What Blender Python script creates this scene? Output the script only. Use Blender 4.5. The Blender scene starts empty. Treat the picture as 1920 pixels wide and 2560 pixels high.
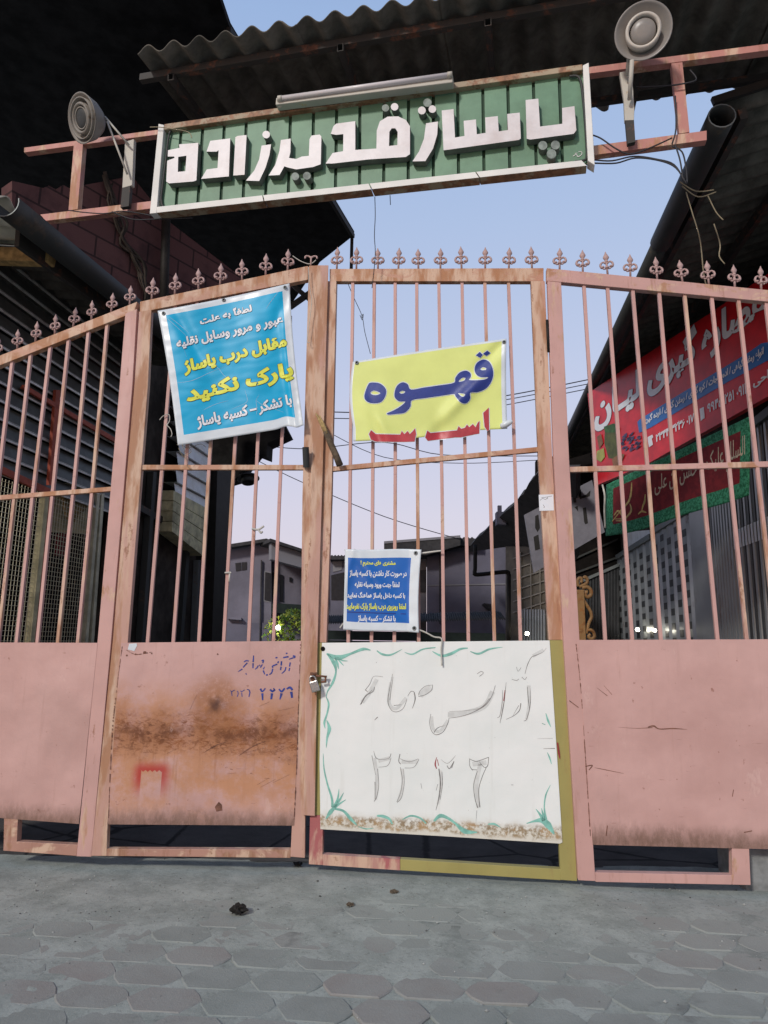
import bpy, bmesh, math, random
from mathutils import Vector, Matrix
from mathutils.geometry import tessellate_polygon
random.seed(7)
R = math.radians
C = bpy.context.scene.collection
sc = bpy.context.scene
# ------------------------------------------------------------------ camera, world, sun, exposure
FPX, PITCH, ROLL, H = 1720.0, 10.5, 1.0, 1.2
cd = bpy.data.cameras.new('camera'); cam = bpy.data.objects.new('camera', cd); C.objects.link(cam)
cd.sensor_fit = 'VERTICAL'; cd.sensor_height = 24; cd.lens = 24 * FPX / 2560; cd.clip_end = 500; cd.clip_start = .05
cam.matrix_world = Matrix.Translation((0, 0, H)) @ Matrix.Rotation(R(90 + PITCH), 4, 'X') @ Matrix.Rotation(R(ROLL), 4, 'Z')
sc.camera = cam
sc.view_settings.view_transform = 'Standard'; sc.view_settings.look = 'None'
sc.view_settings.exposure = 0.0; sc.view_settings.gamma = 1
SUN_EL, SUN_HEAD = 31, 33          # light travels away from the camera, towards the right
w = bpy.data.worlds.new('World'); sc.world = w; w.use_nodes = True
nt = w.node_tree; nt.nodes.clear()
def wn(t, **k):
    n = nt.nodes.new(t)
    for a, b in k.items(): setattr(n, a, b)
    return n
wo = wn('ShaderNodeOutputWorld'); bg = wn('ShaderNodeBackground'); bg2 = wn('ShaderNodeBackground'); ad = wn('ShaderNodeAddShader')
sky = wn('ShaderNodeTexSky', sky_type='NISHITA'); sky.sun_disc = False; sky.sun_elevation = R(3); sky.sun_rotation = R(180 + SUN_HEAD)
nt.links.new(sky.outputs[0], bg2.inputs[0]); bg2.inputs[1].default_value = .05
tc = wn('ShaderNodeTexCoord'); sx = wn('ShaderNodeSeparateXYZ'); nt.links.new(tc.outputs['Generated'], sx.inputs[0])
rp = wn('ShaderNodeValToRGB'); nt.links.new(sx.outputs[2], rp.inputs[0])
el = rp.color_ramp.elements
el[0].position = 0.0; el[0].color = (.70, .60, .74, 1)
el[1].position = 1.0; el[1].color = (.12, .2, .42, 1)
for p, c in ((.18, (.66, .62, .78, 1)), (.36, (.54, .59, .80, 1)), (.55, (.43, .54, .79, 1)), (.72, (.34, .48, .77, 1))):
    e = el.new(p); e.color = c
mr = wn('ShaderNodeMapRange'); nt.links.new(sx.outputs[1], mr.inputs[0])
mr.inputs[1].default_value = -.6; mr.inputs[2].default_value = .45; mr.inputs[3].default_value = .58; mr.inputs[4].default_value = .9
nt.links.new(rp.outputs[0], bg.inputs[0]); nt.links.new(mr.outputs[0], bg.inputs[1])
nt.links.new(bg.outputs[0], ad.inputs[0]); nt.links.new(bg2.outputs[0], ad.inputs[1]); nt.links.new(ad.outputs[0], wo.inputs[0])
sl = bpy.data.lights.new('sun', 'SUN'); sl.energy = 2.15; sl.angle = R(7); sl.color = (1, .95, .88)
so = bpy.data.objects.new('sun', sl); C.objects.link(so)
so.rotation_euler = Vector((math.sin(R(SUN_HEAD)) * math.cos(R(SUN_EL)), math.cos(R(SUN_HEAD)) * math.cos(R(SUN_EL)), -math.sin(R(SUN_EL)))).to_track_quat('-Z', 'Y').to_euler()
# ------------------------------------------------------------------ pixel rays and frames
_p, _r = R(PITCH), R(ROLL)
FW = Vector((0, math.cos(_p), math.sin(_p))); UP = Vector((0, -math.sin(_p), math.cos(_p))); RT = Vector((1, 0, 0)); EYE = Vector((0, 0, H))
def ray(px, py):
    x = (px - 960) / FPX; y = -(py - 1280) / FPX
    return FW + (x * math.cos(_r) - y * math.sin(_r)) * RT + (x * math.sin(_r) + y * math.cos(_r)) * UP
class Frame:
    def __init__(s, x, y, ang, z=0):
        s.o = Vector((x, y, z)); s.a = R(ang); s.X = Vector((math.cos(s.a), math.sin(s.a), 0)); s.Y = Vector((-math.sin(s.a), math.cos(s.a), 0))
    def loc(s, P):
        d = P - s.o; return Vector((d.dot(s.X), d.dot(s.Y), d.z))
    def wld(s, p): return s.o + s.X * p[0] + s.Y * p[1] + Vector((0, 0, p[2]))
    def L(s, px, py, y=0.0):
        d = ray(px, py); t = (y - (EYE - s.o).dot(s.Y)) / d.dot(s.Y); return s.loc(EYE + d * t)
    def at(s, x, y, z): return Frame(*(s.wld((x, y, 0)).xy), math.degrees(s.a), s.o.z + z)
def crop(ox, oy, k): return lambda x, y: (ox + x / k, oy + y / k)
cA = crop(370, 150, 2.8603); cB = crop(920, 130, 2.8603); cC = crop(380, 700, 4.1475); cD = crop(860, 820, 3.7705); cE = crop(840, 1360, 7.541)
cF = crop(1440, 760, 3.456); cG = crop(780, 1590, 2.592); cH = crop(540, 1600, 5.184); cI = crop(740, 640, 3.6875); cJ = crop(540, 1130, 4.608)
cK = crop(1060, 1150, 3.95); cM = crop(1430, 1200, 3.3857); cN = crop(0, 440, 3.456); cO = crop(0, 960, 3.352)
cQ1 = crop(0, 0, 1.728); cQ2 = crop(960, 0, 1.728); cQ3 = crop(0, 560, 1.728); cQ4 = crop(960, 560, 1.728); cQ5 = crop(0, 1100, 1.728)
cQ6 = crop(960, 1100, 1.728); cQ7 = crop(0, 1650, 1.728); cQ8 = crop(960, 1650, 1.728); cQ9 = crop(0, 1920, 1.728); cQ10 = crop(960, 1920, 1.728)
def cv(c, pts): return [c(*p) for p in pts]
# ------------------------------------------------------------------ materials
class NT:
    def __init__(s, name):
        s.m = bpy.data.materials.new(name); s.m.use_nodes = True; s.t = s.m.node_tree
        s.b = s.t.nodes['Principled BSDF']; s.co = s.t.nodes.new('ShaderNodeTexCoord').outputs['Object']
    def put(s, sock, v):
        if hasattr(v, 'is_linked') or isinstance(v, bpy.types.NodeSocket): s.t.links.new(v, sock)
        elif isinstance(v, (tuple, list)): sock.default_value = tuple(v) + ((1,) if len(v) == 3 and len(sock.default_value) == 4 else ())
        else: sock.default_value = v
    def map(s, scale=(1, 1, 1), loc=(0, 0, 0), rot=(0, 0, 0)):
        n = s.t.nodes.new('ShaderNodeMapping'); s.t.links.new(s.co, n.inputs[0]); n.inputs[1].default_value = loc; n.inputs[2].default_value = rot; n.inputs[3].default_value = scale; return n.outputs[0]
    def noise(s, scale, detail=4, rough=.6, vec=None, dist=0):
        n = s.t.nodes.new('ShaderNodeTexNoise'); s.t.links.new(vec or s.co, n.inputs['Vector'])
        n.inputs['Scale'].default_value = scale; n.inputs['Detail'].default_value = detail; n.inputs['Roughness'].default_value = rough; n.inputs['Distortion'].default_value = dist; return n.outputs[0]
    def vor(s, scale, vec=None, feature='F1'):
        n = s.t.nodes.new('ShaderNodeTexVoronoi'); n.feature = feature; s.t.links.new(vec or s.co, n.inputs['Vector']); n.inputs['Scale'].default_value = scale; return n.outputs[0]
    def mr(s, v, a, b, lo=0., hi=1., smooth=True):
        n = s.t.nodes.new('ShaderNodeMapRange'); n.interpolation_type = 'SMOOTHSTEP' if smooth else 'LINEAR'; s.put(n.inputs[0], v)
        for i, q in enumerate((a, b, lo, hi)): n.inputs[1 + i].default_value = q
        return n.outputs[0]
    def ma(s, op, a, b=0.):
        n = s.t.nodes.new('ShaderNodeMath'); n.operation = op; s.put(n.inputs[0], a); s.put(n.inputs[1], b); return n.outputs[0]
    def mul(s, *a):
        r = a[0]
        for q in a[1:]: r = s.ma('MULTIPLY', r, q)
        return r
    def mx(s, f, a, b):
        n = s.t.nodes.new('ShaderNodeMix'); n.data_type = 'RGBA'; s.put(n.inputs[0], f); s.put(n.inputs[6], a); s.put(n.inputs[7], b); return n.outputs[2]
    def xyz(s):
        n = s.t.nodes.new('ShaderNodeSeparateXYZ'); s.t.links.new(s.co, n.inputs[0]); return n.outputs
    def rnd(s):
        return s.t.nodes.new('ShaderNodeNewGeometry').outputs['Random Per Island']
    def fin(s, col, rough=.6, metal=0., bump=None, bs=.2, bd=.01, spec=.4):
        s.put(s.b.inputs['Base Color'], col); s.put(s.b.inputs['Roughness'], rough); s.b.inputs['Metallic'].default_value = metal
        s.b.inputs['Specular IOR Level'].default_value = spec
        if bump is not None:
            n = s.t.nodes.new('ShaderNodeBump'); n.inputs['Strength'].default_value = bs; n.inputs['Distance'].default_value = bd
            s.t.links.new(bump, n.inputs['Height']); s.t.links.new(n.outputs[0], s.b.inputs['Normal'])
        return s.m
def plain(name, col, rough=.6, metal=0., var=.25, scale=9, dirt=None, bs=.15, spec=.4):
    n = NT(name); a = n.noise(scale, 5); d = tuple(c * (1 - var) for c in col); l = tuple(min(1, c * (1 + var * .6)) for c in col)
    c = n.mx(n.mr(a, .3, .7), d, l)
    if dirt: c = n.mx(n.mul(n.mr(n.noise(scale * .35, 6, .7), .48, .68), .7), c, dirt)
    return n.fin(c, rough, metal, n.noise(scale * 6, 3), bs, .004, spec)
PINK = (.60, .355, .315); ORNG = (.43, .215, .115); RUST = (.19, .075, .035); PALE = (.66, .46, .33)
def paint(name, wear=.4, base=PINK, worn=ORNG, seed=0., streak=3.0):
    """old pink oil paint, worn to orange undercoat in long patches, with rust specks"""
    n = NT(name)
    v1 = n.map((9, 9, 9 / streak), (seed, seed * 1.7, seed * .6)); a = n.noise(.75, 6, .62, v1, .4)
    v2 = n.map((14, 14, 3), (seed + 3, 1, seed)); b = n.noise(1.0, 4, .6, v2)
    fine = n.noise(60, 4, .7)
    c = n.mx(n.mr(n.noise(3, 3), .3, .7), tuple(x * .90 for x in base), tuple(x * 1.05 for x in base))
    m1 = n.mr(a, .68 - wear * .38, .74 - wear * .30)
    c = n.mx(n.mul(m1, .9), c, n.mx(n.mr(b, .40, .58), worn, PALE))
    c = n.mx(n.mul(n.mr(n.noise(1.1, 5, .7, n.map((16, 16, 2.2), (seed + 9, 4, seed))), .56, .66), .55 * min(1, wear + .2)), c, (.30, .13, .075))
    m2 = n.mr(n.ma('ADD', b, n.ma('MULTIPLY', fine, .25)), .82 - wear * .1, .90 - wear * .1)
    c = n.mx(n.mul(m2, .8), c, (.30, .13, .07))
    m3 = n.mr(n.noise(26, 5, .7), .70 - .05 * wear, .76)
    c = n.mx(n.mul(m3, .75), c, RUST)
    return n.fin(c, n.mr(a, .3, .7, .42, .68), 0, n.ma('ADD', fine, n.ma('MULTIPLY', m1, -.6)), .25, .002)
MT = {}
MT['pink'] = paint('pink_gate_paint', .22, seed=1.3); MT['pinkworn'] = paint('pink_rail_paint', .5, seed=11.3, streak=.6); MT['pinkbar'] = paint('pink_bar_paint', .45, seed=4.1, streak=6)
MT['orange'] = paint('worn_orange_paint', .8, base=(.52, .27, .18), worn=(.42, .19, .085), seed=7.7, streak=.6)
MT['post'] = paint('worn_stile_paint', .62, base=(.58, .34, .27), seed=2.2, streak=7)
MT['lowrail'] = paint('low_rail_paint', .5, base=(.46, .25, .19), worn=(.34, .17, .10), seed=13, streak=.7); MT['finial'] = paint('finial_paint', .3, base=(.50, .34, .32), seed=5)
MT['olive'] = paint('olive_gate_paint', .2, base=(.37, .32, .11), worn=(.42, .40, .20), seed=9)
MT['redpaint'] = paint('faded_red_paint', .5, base=(.42, .13, .13), worn=(.5, .27, .22), seed=3)
MT['truss'] = paint('truss_paint', .5, base=(.52, .23, .19), seed=6)
def grimy(n, c, z, lo, hi, amt=.75):
    g = n.mul(n.mr(n.ma('ADD', z, n.ma('MULTIPLY', n.ma('SUBTRACT', n.noise(5, 4), .5), .12)), hi - .02, lo - .03), n.mr(n.noise(17, 7, .8, n.map((1.6, 1, .7))), .40, .62)); return n.mx(n.mul(g, amt), c, (.17, .10, .07))
def sheet_mat(name, seed=0., band=False):
    n = NT(name); X, Y, Z = n.xyz()
    c = n.mx(n.mr(n.noise(2.2, 4), .3, .7), (.55, .325, .29), (.65, .40, .36))
    vs = n.map((16, 1, 1.3), (seed, 0, 0)); st = n.noise(1.6, 5, .65, vs)
    c = n.mx(n.mul(n.mr(st, .55, .75), .30), c, (.42, .22, .17))
    if band:
        wob = n.ma('ADD', Z, n.ma('MULTIPLY', n.ma('SUBTRACT', n.noise(3.0, 5, .65), .5), .22))
        tan = n.mul(n.mr(wob, .20, .42), n.mr(wob, 1.02, .80), n.mr(n.noise(4.2, 8, .72), .36, .58))
        c = n.mx(n.mul(tan, .72), c, (.53, .235, .085)); c = n.mx(n.mul(n.mr(wob, .50, .68), n.mr(wob, .90, .74), n.mr(n.noise(4, 6, .7), .3, .62), .55), c, (.29, .10, .032))
        dr = n.mul(n.mr(n.noise(1.0, 5, .7, n.map((26, 1, 1.4), (3, 0, 0))), .50, .68), n.mr(wob, .74, .66), n.mr(wob, .28, .62)); c = n.mx(n.mul(dr, .6), c, (.36, .15, .06))
        g = n.mul(n.mr(wob, .52, .66), n.mr(wob, .86, .72)); sp = n.mr(n.noise(24, 8, .82, n.map((1, 1, 1.9), (seed, 0, 0), (0, R(12), 0)), .6), .46, .60)
        c = n.mx(n.mul(g, sp, .9), c, n.mx(n.mr(n.noise(9, 4), .35, .65), (.27, .085, .022), (.13, .042, .017)))
        core = n.mul(n.mr(wob, .64, .685), n.mr(wob, .75, .70), n.mr(n.noise(7, 4), .36, .55))
        c = n.mx(n.mul(core, n.mr(n.noise(45, 5, .8), .3, .55), .85), c, (.16, .055, .024))
        d = n.ma('SQRT', n.ma('ADD', n.ma('POWER', n.ma('SUBTRACT', X, .585), 2.), n.ma('POWER', n.ma('SUBTRACT', Z, .845), 2.)))
        sq = n.ma('ADD', d, n.ma('MULTIPLY', n.ma('SUBTRACT', n.noise(12, 4), .5), .10))
        c = n.mx(n.mul(n.mr(sq, .20, .05), n.mr(n.noise(30, 6, .75), .25, .55), .7), c, (.33, .13, .045)); c = n.mx(n.mul(n.mr(sq, .065, .01), .9), c, (.085, .035, .028))
        sc_ = n.mr(n.noise(1.0, 3, .5, n.map((22, 1, 60), (0, 0, 0), (0, R(25), 0))), .66, .70)
        c = n.mx(n.mul(sc_, n.mr(X, .45, .65), n.mr(Z, .42, .5), n.mr(Z, .86, .7), .8), c, (.2, .08, .035))
        # red spray round a stencil plate
        bx = n.ma('SUBTRACT', n.ma('ABSOLUTE', n.ma('SUBTRACT', X, .268)), .052); bz = n.ma('SUBTRACT', n.ma('ABSOLUTE', n.ma('SUBTRACT', Z, .390)), .105)
        bz2 = n.ma('ADD', bz, n.ma('MULTIPLY', n.ma('SINE', n.ma('MULTIPLY', X, 260.)), .004))
        out = n.ma('SQRT', n.ma('ADD', n.ma('POWER', n.ma('MAXIMUM', bx, 0.), 2.), n.ma('POWER', n.ma('MAXIMUM', bz, 0.), 2.)))
        inside = n.mr(n.ma('MAXIMUM', bx, bz2), .0, .004)
        spray = n.mul(n.mr(n.ma('ADD', out, n.ma('MULTIPLY', n.noise(90, 2), .012)), .075, .012), inside, n.mr(Z, .34, .47))
        c = n.mx(n.mul(spray, .9), c, (.46, .035, .03))
    c = n.mx(n.mul(n.mr(n.noise(19, 6, .72, n.map(loc=(seed, 0, 2))), .64, .72), .7), c, (.26, .10, .06))
    c = n.mx(n.mul(n.mr(n.noise(1.5, 4, .6, n.map(loc=(seed * 2, 0, 5))), .5, .72), .35), c, (.40, .25, .22)); c = n.mx(n.mul(n.mr(n.noise(5, 7, .75, n.map((1, 1, .5), (seed, 3, 1))), .60, .66), .35), c, (.72, .50, .44))
    c = n.mx(n.mul(n.mr(n.noise(1.0, 3, .5, n.map((10, 1, 70), (seed, 0, 0), (0, R(-20), 0))), .70, .74), .5), c, (.34, .17, .13))
    c = n.mx(n.mul(n.mr(n.ma('ADD', Z, n.ma('MULTIPLY', n.ma('SUBTRACT', n.noise(4, 5, .7), .5), .10)), .33, .23), .62), c, (.15, .085, .055)); c = grimy(n, c, Z, .24, .37)
    return n.fin(c, n.mr(st, .3, .7, .36, .55), 0, n.ma('ADD', n.noise(2.4, 3), n.ma('MULTIPLY', n.noise(50, 3), .05)), .5, .035)
MT['sheet1'] = sheet_mat('pink_sheet_steel', 2.); MT['sheet2'] = sheet_mat('rusty_sheet_steel', 5., True); MT['sheet3'] = sheet_mat('pink_sheet_steel_clean', 8.)
def _early(px, py):
    f = math.radians(-6); X_ = Vector((math.cos(f), math.sin(f), 0)); Y_ = Vector((-math.sin(f), math.cos(f), 0)); o = Vector((-.36, 3.87, 0)); d = ray(px, py); t = (-(EYE - o).dot(Y_)) / d.dot(Y_); P = EYE + d * t - o; return P.dot(X_), P.z
(_a, _b), (_c, _d) = _early(801, 2073), _early(1400, 2109); WS_K = (_d - _b) / (_c - _a); WS_0 = _b - WS_K * _a
def white_sheet():
    n = NT('white_painted_sheet'); X, Y, Z = n.xyz()
    c = n.mx(n.mr(n.noise(3, 4), .3, .7), (.82, .85, .82), (.88, .89, .86))
    c = n.mx(n.mul(n.mr(n.noise(1.4, 5, .6, n.map((14, 1, 1))), .56, .78), .25), c, (.52, .50, .42))
    wob = n.ma('ADD', Z, n.ma('MULTIPLY', n.ma('SUBTRACT', n.noise(9, 3), .5), .05))
    zz = n.ma('SUBTRACT', wob, n.ma('ADD', n.ma('MULTIPLY', X, WS_K), WS_0))
    g = n.mul(n.mr(zz, .015, .035), n.mr(zz, .095, .065), n.mr(n.noise(34, 6, .8), .42, .57))
    c = n.mx(n.mul(g, .92), c, n.mx(n.mr(n.noise(12, 4), .4, .6), (.36, .17, .05), (.16, .085, .04)))
    c = n.mx(n.mul(n.mr(n.ma('ADD', zz, n.ma('MULTIPLY', n.noise(16, 4), .06)), .15, .07), .4), c, (.50, .40, .22))
    c = n.mx(n.mul(n.mr(n.noise(45, 3, .6), .73, .77), .6), c, (.25, .22, .2))
    return n.fin(c, .42, 0, n.ma('ADD', n.noise(2.2, 3), n.ma('MULTIPLY', n.noise(60, 3), .04)), .45, .03)
MT['white_sheet'] = white_sheet()
def rusty(name, base, amt=.5, rust=(.24, .11, .05), scale=7, rough=.6, streak=(1, 1, 1), metal=0):
    n = NT(name); a = n.noise(scale, 6, .7, n.map(streak)); c = n.mx(n.mr(n.noise(3, 3), .3, .7), tuple(x * .85 for x in base), base)
    c = n.mx(n.mul(n.mr(a, .66 - amt * .3, .76 - amt * .3), .9), c, n.mx(n.mr(n.noise(25, 4), .4, .6), rust, tuple(r * 1.7 for r in rust)))
    return n.fin(c, rough, metal, a, .25, .004)
MT['signwhite'] = rusty('sign_frame_white', (.84, .83, .78), .05, (.30, .17, .07), 6); MT['signrust'] = rusty('sign_frame_rust', (.42, .33, .22), .75, (.20, .09, .045), 8)
MT['slat'] = plain('green_slat', (.145, .28, .175), .5, var=.15, scale=6, dirt=(.10, .2, .12)); MT['groove'] = plain('green_groove', (.02, .06, .03), .7)
MT['letter'] = plain('white_letter_plastic', (.74, .70, .70), .4, var=.08, scale=8, dirt=(.6, .52, .5)); MT['lettergrey'] = plain('grey_letter_dot', (.22, .26, .23), .6, var=.4, scale=30)
MT['letterside'] = plain('letter_side', (.16, .17, .15), .7, var=.3)
def asbestos():
    n = NT('asbestos_sheet'); c = n.mx(n.mr(n.noise(6, 6, .7), .3, .7), (.085, .078, .066), (.17, .155, .13))
    c = n.mx(n.mul(n.mr(n.noise(2, 5), .5, .7), .6), c, (.05, .05, .045)); return n.fin(c, .9, 0, n.noise(60, 4), .3, .004, .1)
MT['asb'] = asbestos(); MT['blackroof'] = plain('shade_black_sheet', (.016, .015, .015), .9, var=.5, scale=5, spec=.1)  # black roof sheet: shade of the unlit underside put into its colour
MT['darksteel'] = rusty('dark_angle_steel', (.05, .045, .04), .4, (.12, .05, .03), 9, .7); MT['black'] = plain('black_paint', (.022, .02, .018), .6, spec=.2); MT['enamel'] = plain('dark_enamel', (.06, .06, .065), .4)
MT['zinc'] = rusty('galvanised_steel', (.22, .24, .24), .25, (.16, .12, .09), 10, .5, metal=.35); MT['gutter'] = rusty('old_gutter_steel', (.045, .048, .046), .3, (.05, .04, .03), 6, .6)
MT['beige'] = rusty('beige_enamel', (.55, .52, .45), .25, (.35, .25, .12), 12); MT['lens'] = plain('milky_lens', (.27, .25, .23), .35, var=.1); MT['shademetal'] = rusty('shaded_reflector', (.26, .24, .21), .3, (.12, .09, .06), 12); MT['ring'] = plain('pale_ring', (.62, .57, .50), .4, var=.15)
MT['tube'] = plain('fluorescent_tube', (.66, .62, .62), .3, var=.05); MT['wire'] = plain('black_cable', (.03, .03, .035), .6); MT['string'] = plain('pale_string', (.6, .58, .52), .9); MT['tan'] = plain('dry_twine', (.32, .27, .18), .9)
MT['chrome'] = rusty('padlock_steel', (.6, .58, .55), .12, (.25, .15, .1), 60, .25, metal=.9); MT['rustpure'] = rusty('bare_rust', (.22, .10, .06), .6, (.10, .05, .035), 40, .8)
MT['stickbark'] = plain('grey_stick_bark', (.12, .09, .06), .9, var=.4, scale=40); MT['stickwood'] = plain('broken_stick_wood', (.42, .30, .13), .8, var=.3, scale=60)
def vinyl(name, col, var=.08, rough=.32): return plain(name, col, rough, 0, var, 5, None, .05, .5)
MT['vwhite'] = vinyl('white_vinyl', (.70, .76, .80)); MT['vcyan'] = plain('cyan_vinyl', (.0, .41, .70), .42, 0, .06, 5, None, .05, .4); MT['vyel'] = plain('yellow_vinyl', (.76, .83, .26), .5, 0, .06, 5, None, .05, .35); MT['vblue'] = vinyl('blue_vinyl', (.012, .135, .50))
MT['tyel'] = plain('yellow_print', (.80, .82, .10), .4, var=.05); MT['twhite'] = plain('white_print', (.80, .82, .86), .4, var=.05); MT['tdark'] = plain('dark_print', (.02, .05, .10), .5)
MT['tnavy'] = plain('navy_print', (.028, .05, .26), .4, var=.2); MT['tred'] = plain('red_print', (.48, .045, .06), .4, var=.2); MT['crease'] = plain('crease_white', (.45, .62, .78), .6)
MT['penblue'] = plain('blue_stencil_paint', (.035, .06, .30), .6, var=.35, scale=60); MT['mint'] = plain('mint_paint', (.25, .56, .47), .5, var=.25, scale=25); MT['pencil'] = plain('faded_black_ink', (.24, .225, .215), .7, var=.5, scale=40); MT['smear'] = plain('faded_grey_ink', (.69, .70, .675), .6, var=.1, scale=30); MT['inkred'] = plain('red_ink', (.35, .04, .05), .6)
MT['scratch'] = plain('scratch_rust', (.20, .09, .06), .8, var=.4, scale=60)
MT['signred'] = vinyl('red_sign_face', (.66, .012, .02), .2); MT['strip'] = vinyl('blue_sign_strip', (.02, .16, .50), .15); MT['gold'] = plain('gold_print', (.55, .36, .08), .5, var=.4, scale=30); MT['cream'] = plain('cream_print', (.6, .5, .34), .5, var=.3, scale=30)
def fabric(name, a, b, sc_=40):
    n = NT(name); return n.fin(n.mx(n.mr(n.noise(sc_, 4, .7), .4, .6), a, b), .85, 0, n.noise(150, 2), .3, .003)
MT['green_trim'] = fabric('green_brocade', (.01, .12, .05), (.06, .32, .17)); MT['redcloth'] = fabric('red_cloth', (.16, .01, .014), (.24, .016, .02), 12)
MT['gold_scroll'] = rusty('gilt_iron', (.34, .19, .07), .5, (.2, .08, .02), 30, .45)
MT['shutter'] = rusty('shutter_steel', (.34, .36, .37), .3, (.17, .155, .15), 5, .35, (1, 1, .3), .3); MT['shutterd'] = plain('dark_shutter', (.035, .037, .04), .5)
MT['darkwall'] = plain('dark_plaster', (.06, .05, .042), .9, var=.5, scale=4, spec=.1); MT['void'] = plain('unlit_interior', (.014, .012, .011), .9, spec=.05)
MT['slatdark'] = plain('grey_louvre', (.085, .088, .08), .5, var=.3); MT['slatedge'] = plain('pale_louvre_edge', (.75, .74, .70), .35, .2, var=.3, scale=14); MT['redframe'] = plain('red_oxide_frame', (.42, .08, .04), .6)  # louvre edges much paler than the slats
MT['mesh'] = plain('wire_mesh', (.60, .57, .42), .5, .3); MT['sheetcream'] = plain('cream_cloth', (.62, .56, .34), .9, var=.3); MT['claret'] = plain('claret_cloth', (.16, .02, .02), .9)
MT['wood'] = plain('weathered_wood', (.46, .30, .12), .8, var=.4, scale=18); MT['clap'] = plain('white_siding', (.88, .88, .87), .6, var=.1, dirt=(.7, .68, .6)); MT['clapcream'] = plain('cream_lintel', (.66, .60, .36), .7, var=.3, dirt=(.2, .18, .1))
MT['fibre'] = plain('fibre_sheet', (.60, .54, .42), .7, var=.3, scale=5)
MT['hwall'] = plain('lilac_grey_plaster', (.19, .18, .225), .9, var=.2, scale=.9, dirt=(.10, .095, .115)); MT['hwall2'] = plain('blue_grey_plaster', (.145, .14, .185), .9, var=.2, scale=.8, dirt=(.07, .068, .085)); MT['hwin'] = plain('dark_window', (.022, .022, .026), .3)
MT['hroof'] = plain('old_roof_sheet', (.05, .048, .05), .9, var=.3); MT['fascia'] = plain('pale_fascia', (.22, .215, .235), .8, var=.15, scale=1)
MT['darkgreen'] = plain('dark_green_boards', (.022, .034, .03), .8); MT['grid'] = plain('beige_tile_wall', (.16, .14, .11), .7, var=.2); MT['gridline'] = plain('pale_grid_bars', (.30, .27, .23), .6)
MT['signgrey'] = plain('grey_sign_sheet', (.17, .165, .19), .5, var=.15); MT['concrete'] = plain('rough_concrete', (.24, .25, .25), .9, var=.3, scale=14)
def brick():
    n = NT('maroon_block_wall'); t = n.t.nodes.new('ShaderNodeTexBrick'); n.t.links.new(n.map((1, 1, 1), (0, 0, 0), (R(-90), 0, 0)), t.inputs[0])
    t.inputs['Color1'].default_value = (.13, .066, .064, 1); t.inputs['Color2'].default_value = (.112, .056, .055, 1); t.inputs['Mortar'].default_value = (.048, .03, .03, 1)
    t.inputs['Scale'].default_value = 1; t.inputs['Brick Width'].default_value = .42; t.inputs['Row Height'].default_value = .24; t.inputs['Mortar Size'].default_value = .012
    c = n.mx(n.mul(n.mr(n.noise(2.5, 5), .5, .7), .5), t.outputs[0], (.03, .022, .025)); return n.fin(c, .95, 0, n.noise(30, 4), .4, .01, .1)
MT['brick'] = brick()
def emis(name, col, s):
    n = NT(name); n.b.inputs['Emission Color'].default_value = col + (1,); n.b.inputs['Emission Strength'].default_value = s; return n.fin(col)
MT['bulb_or_glint'] = emis('lit_bulb_or_glint', (1., .93, .75), 45)
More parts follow.
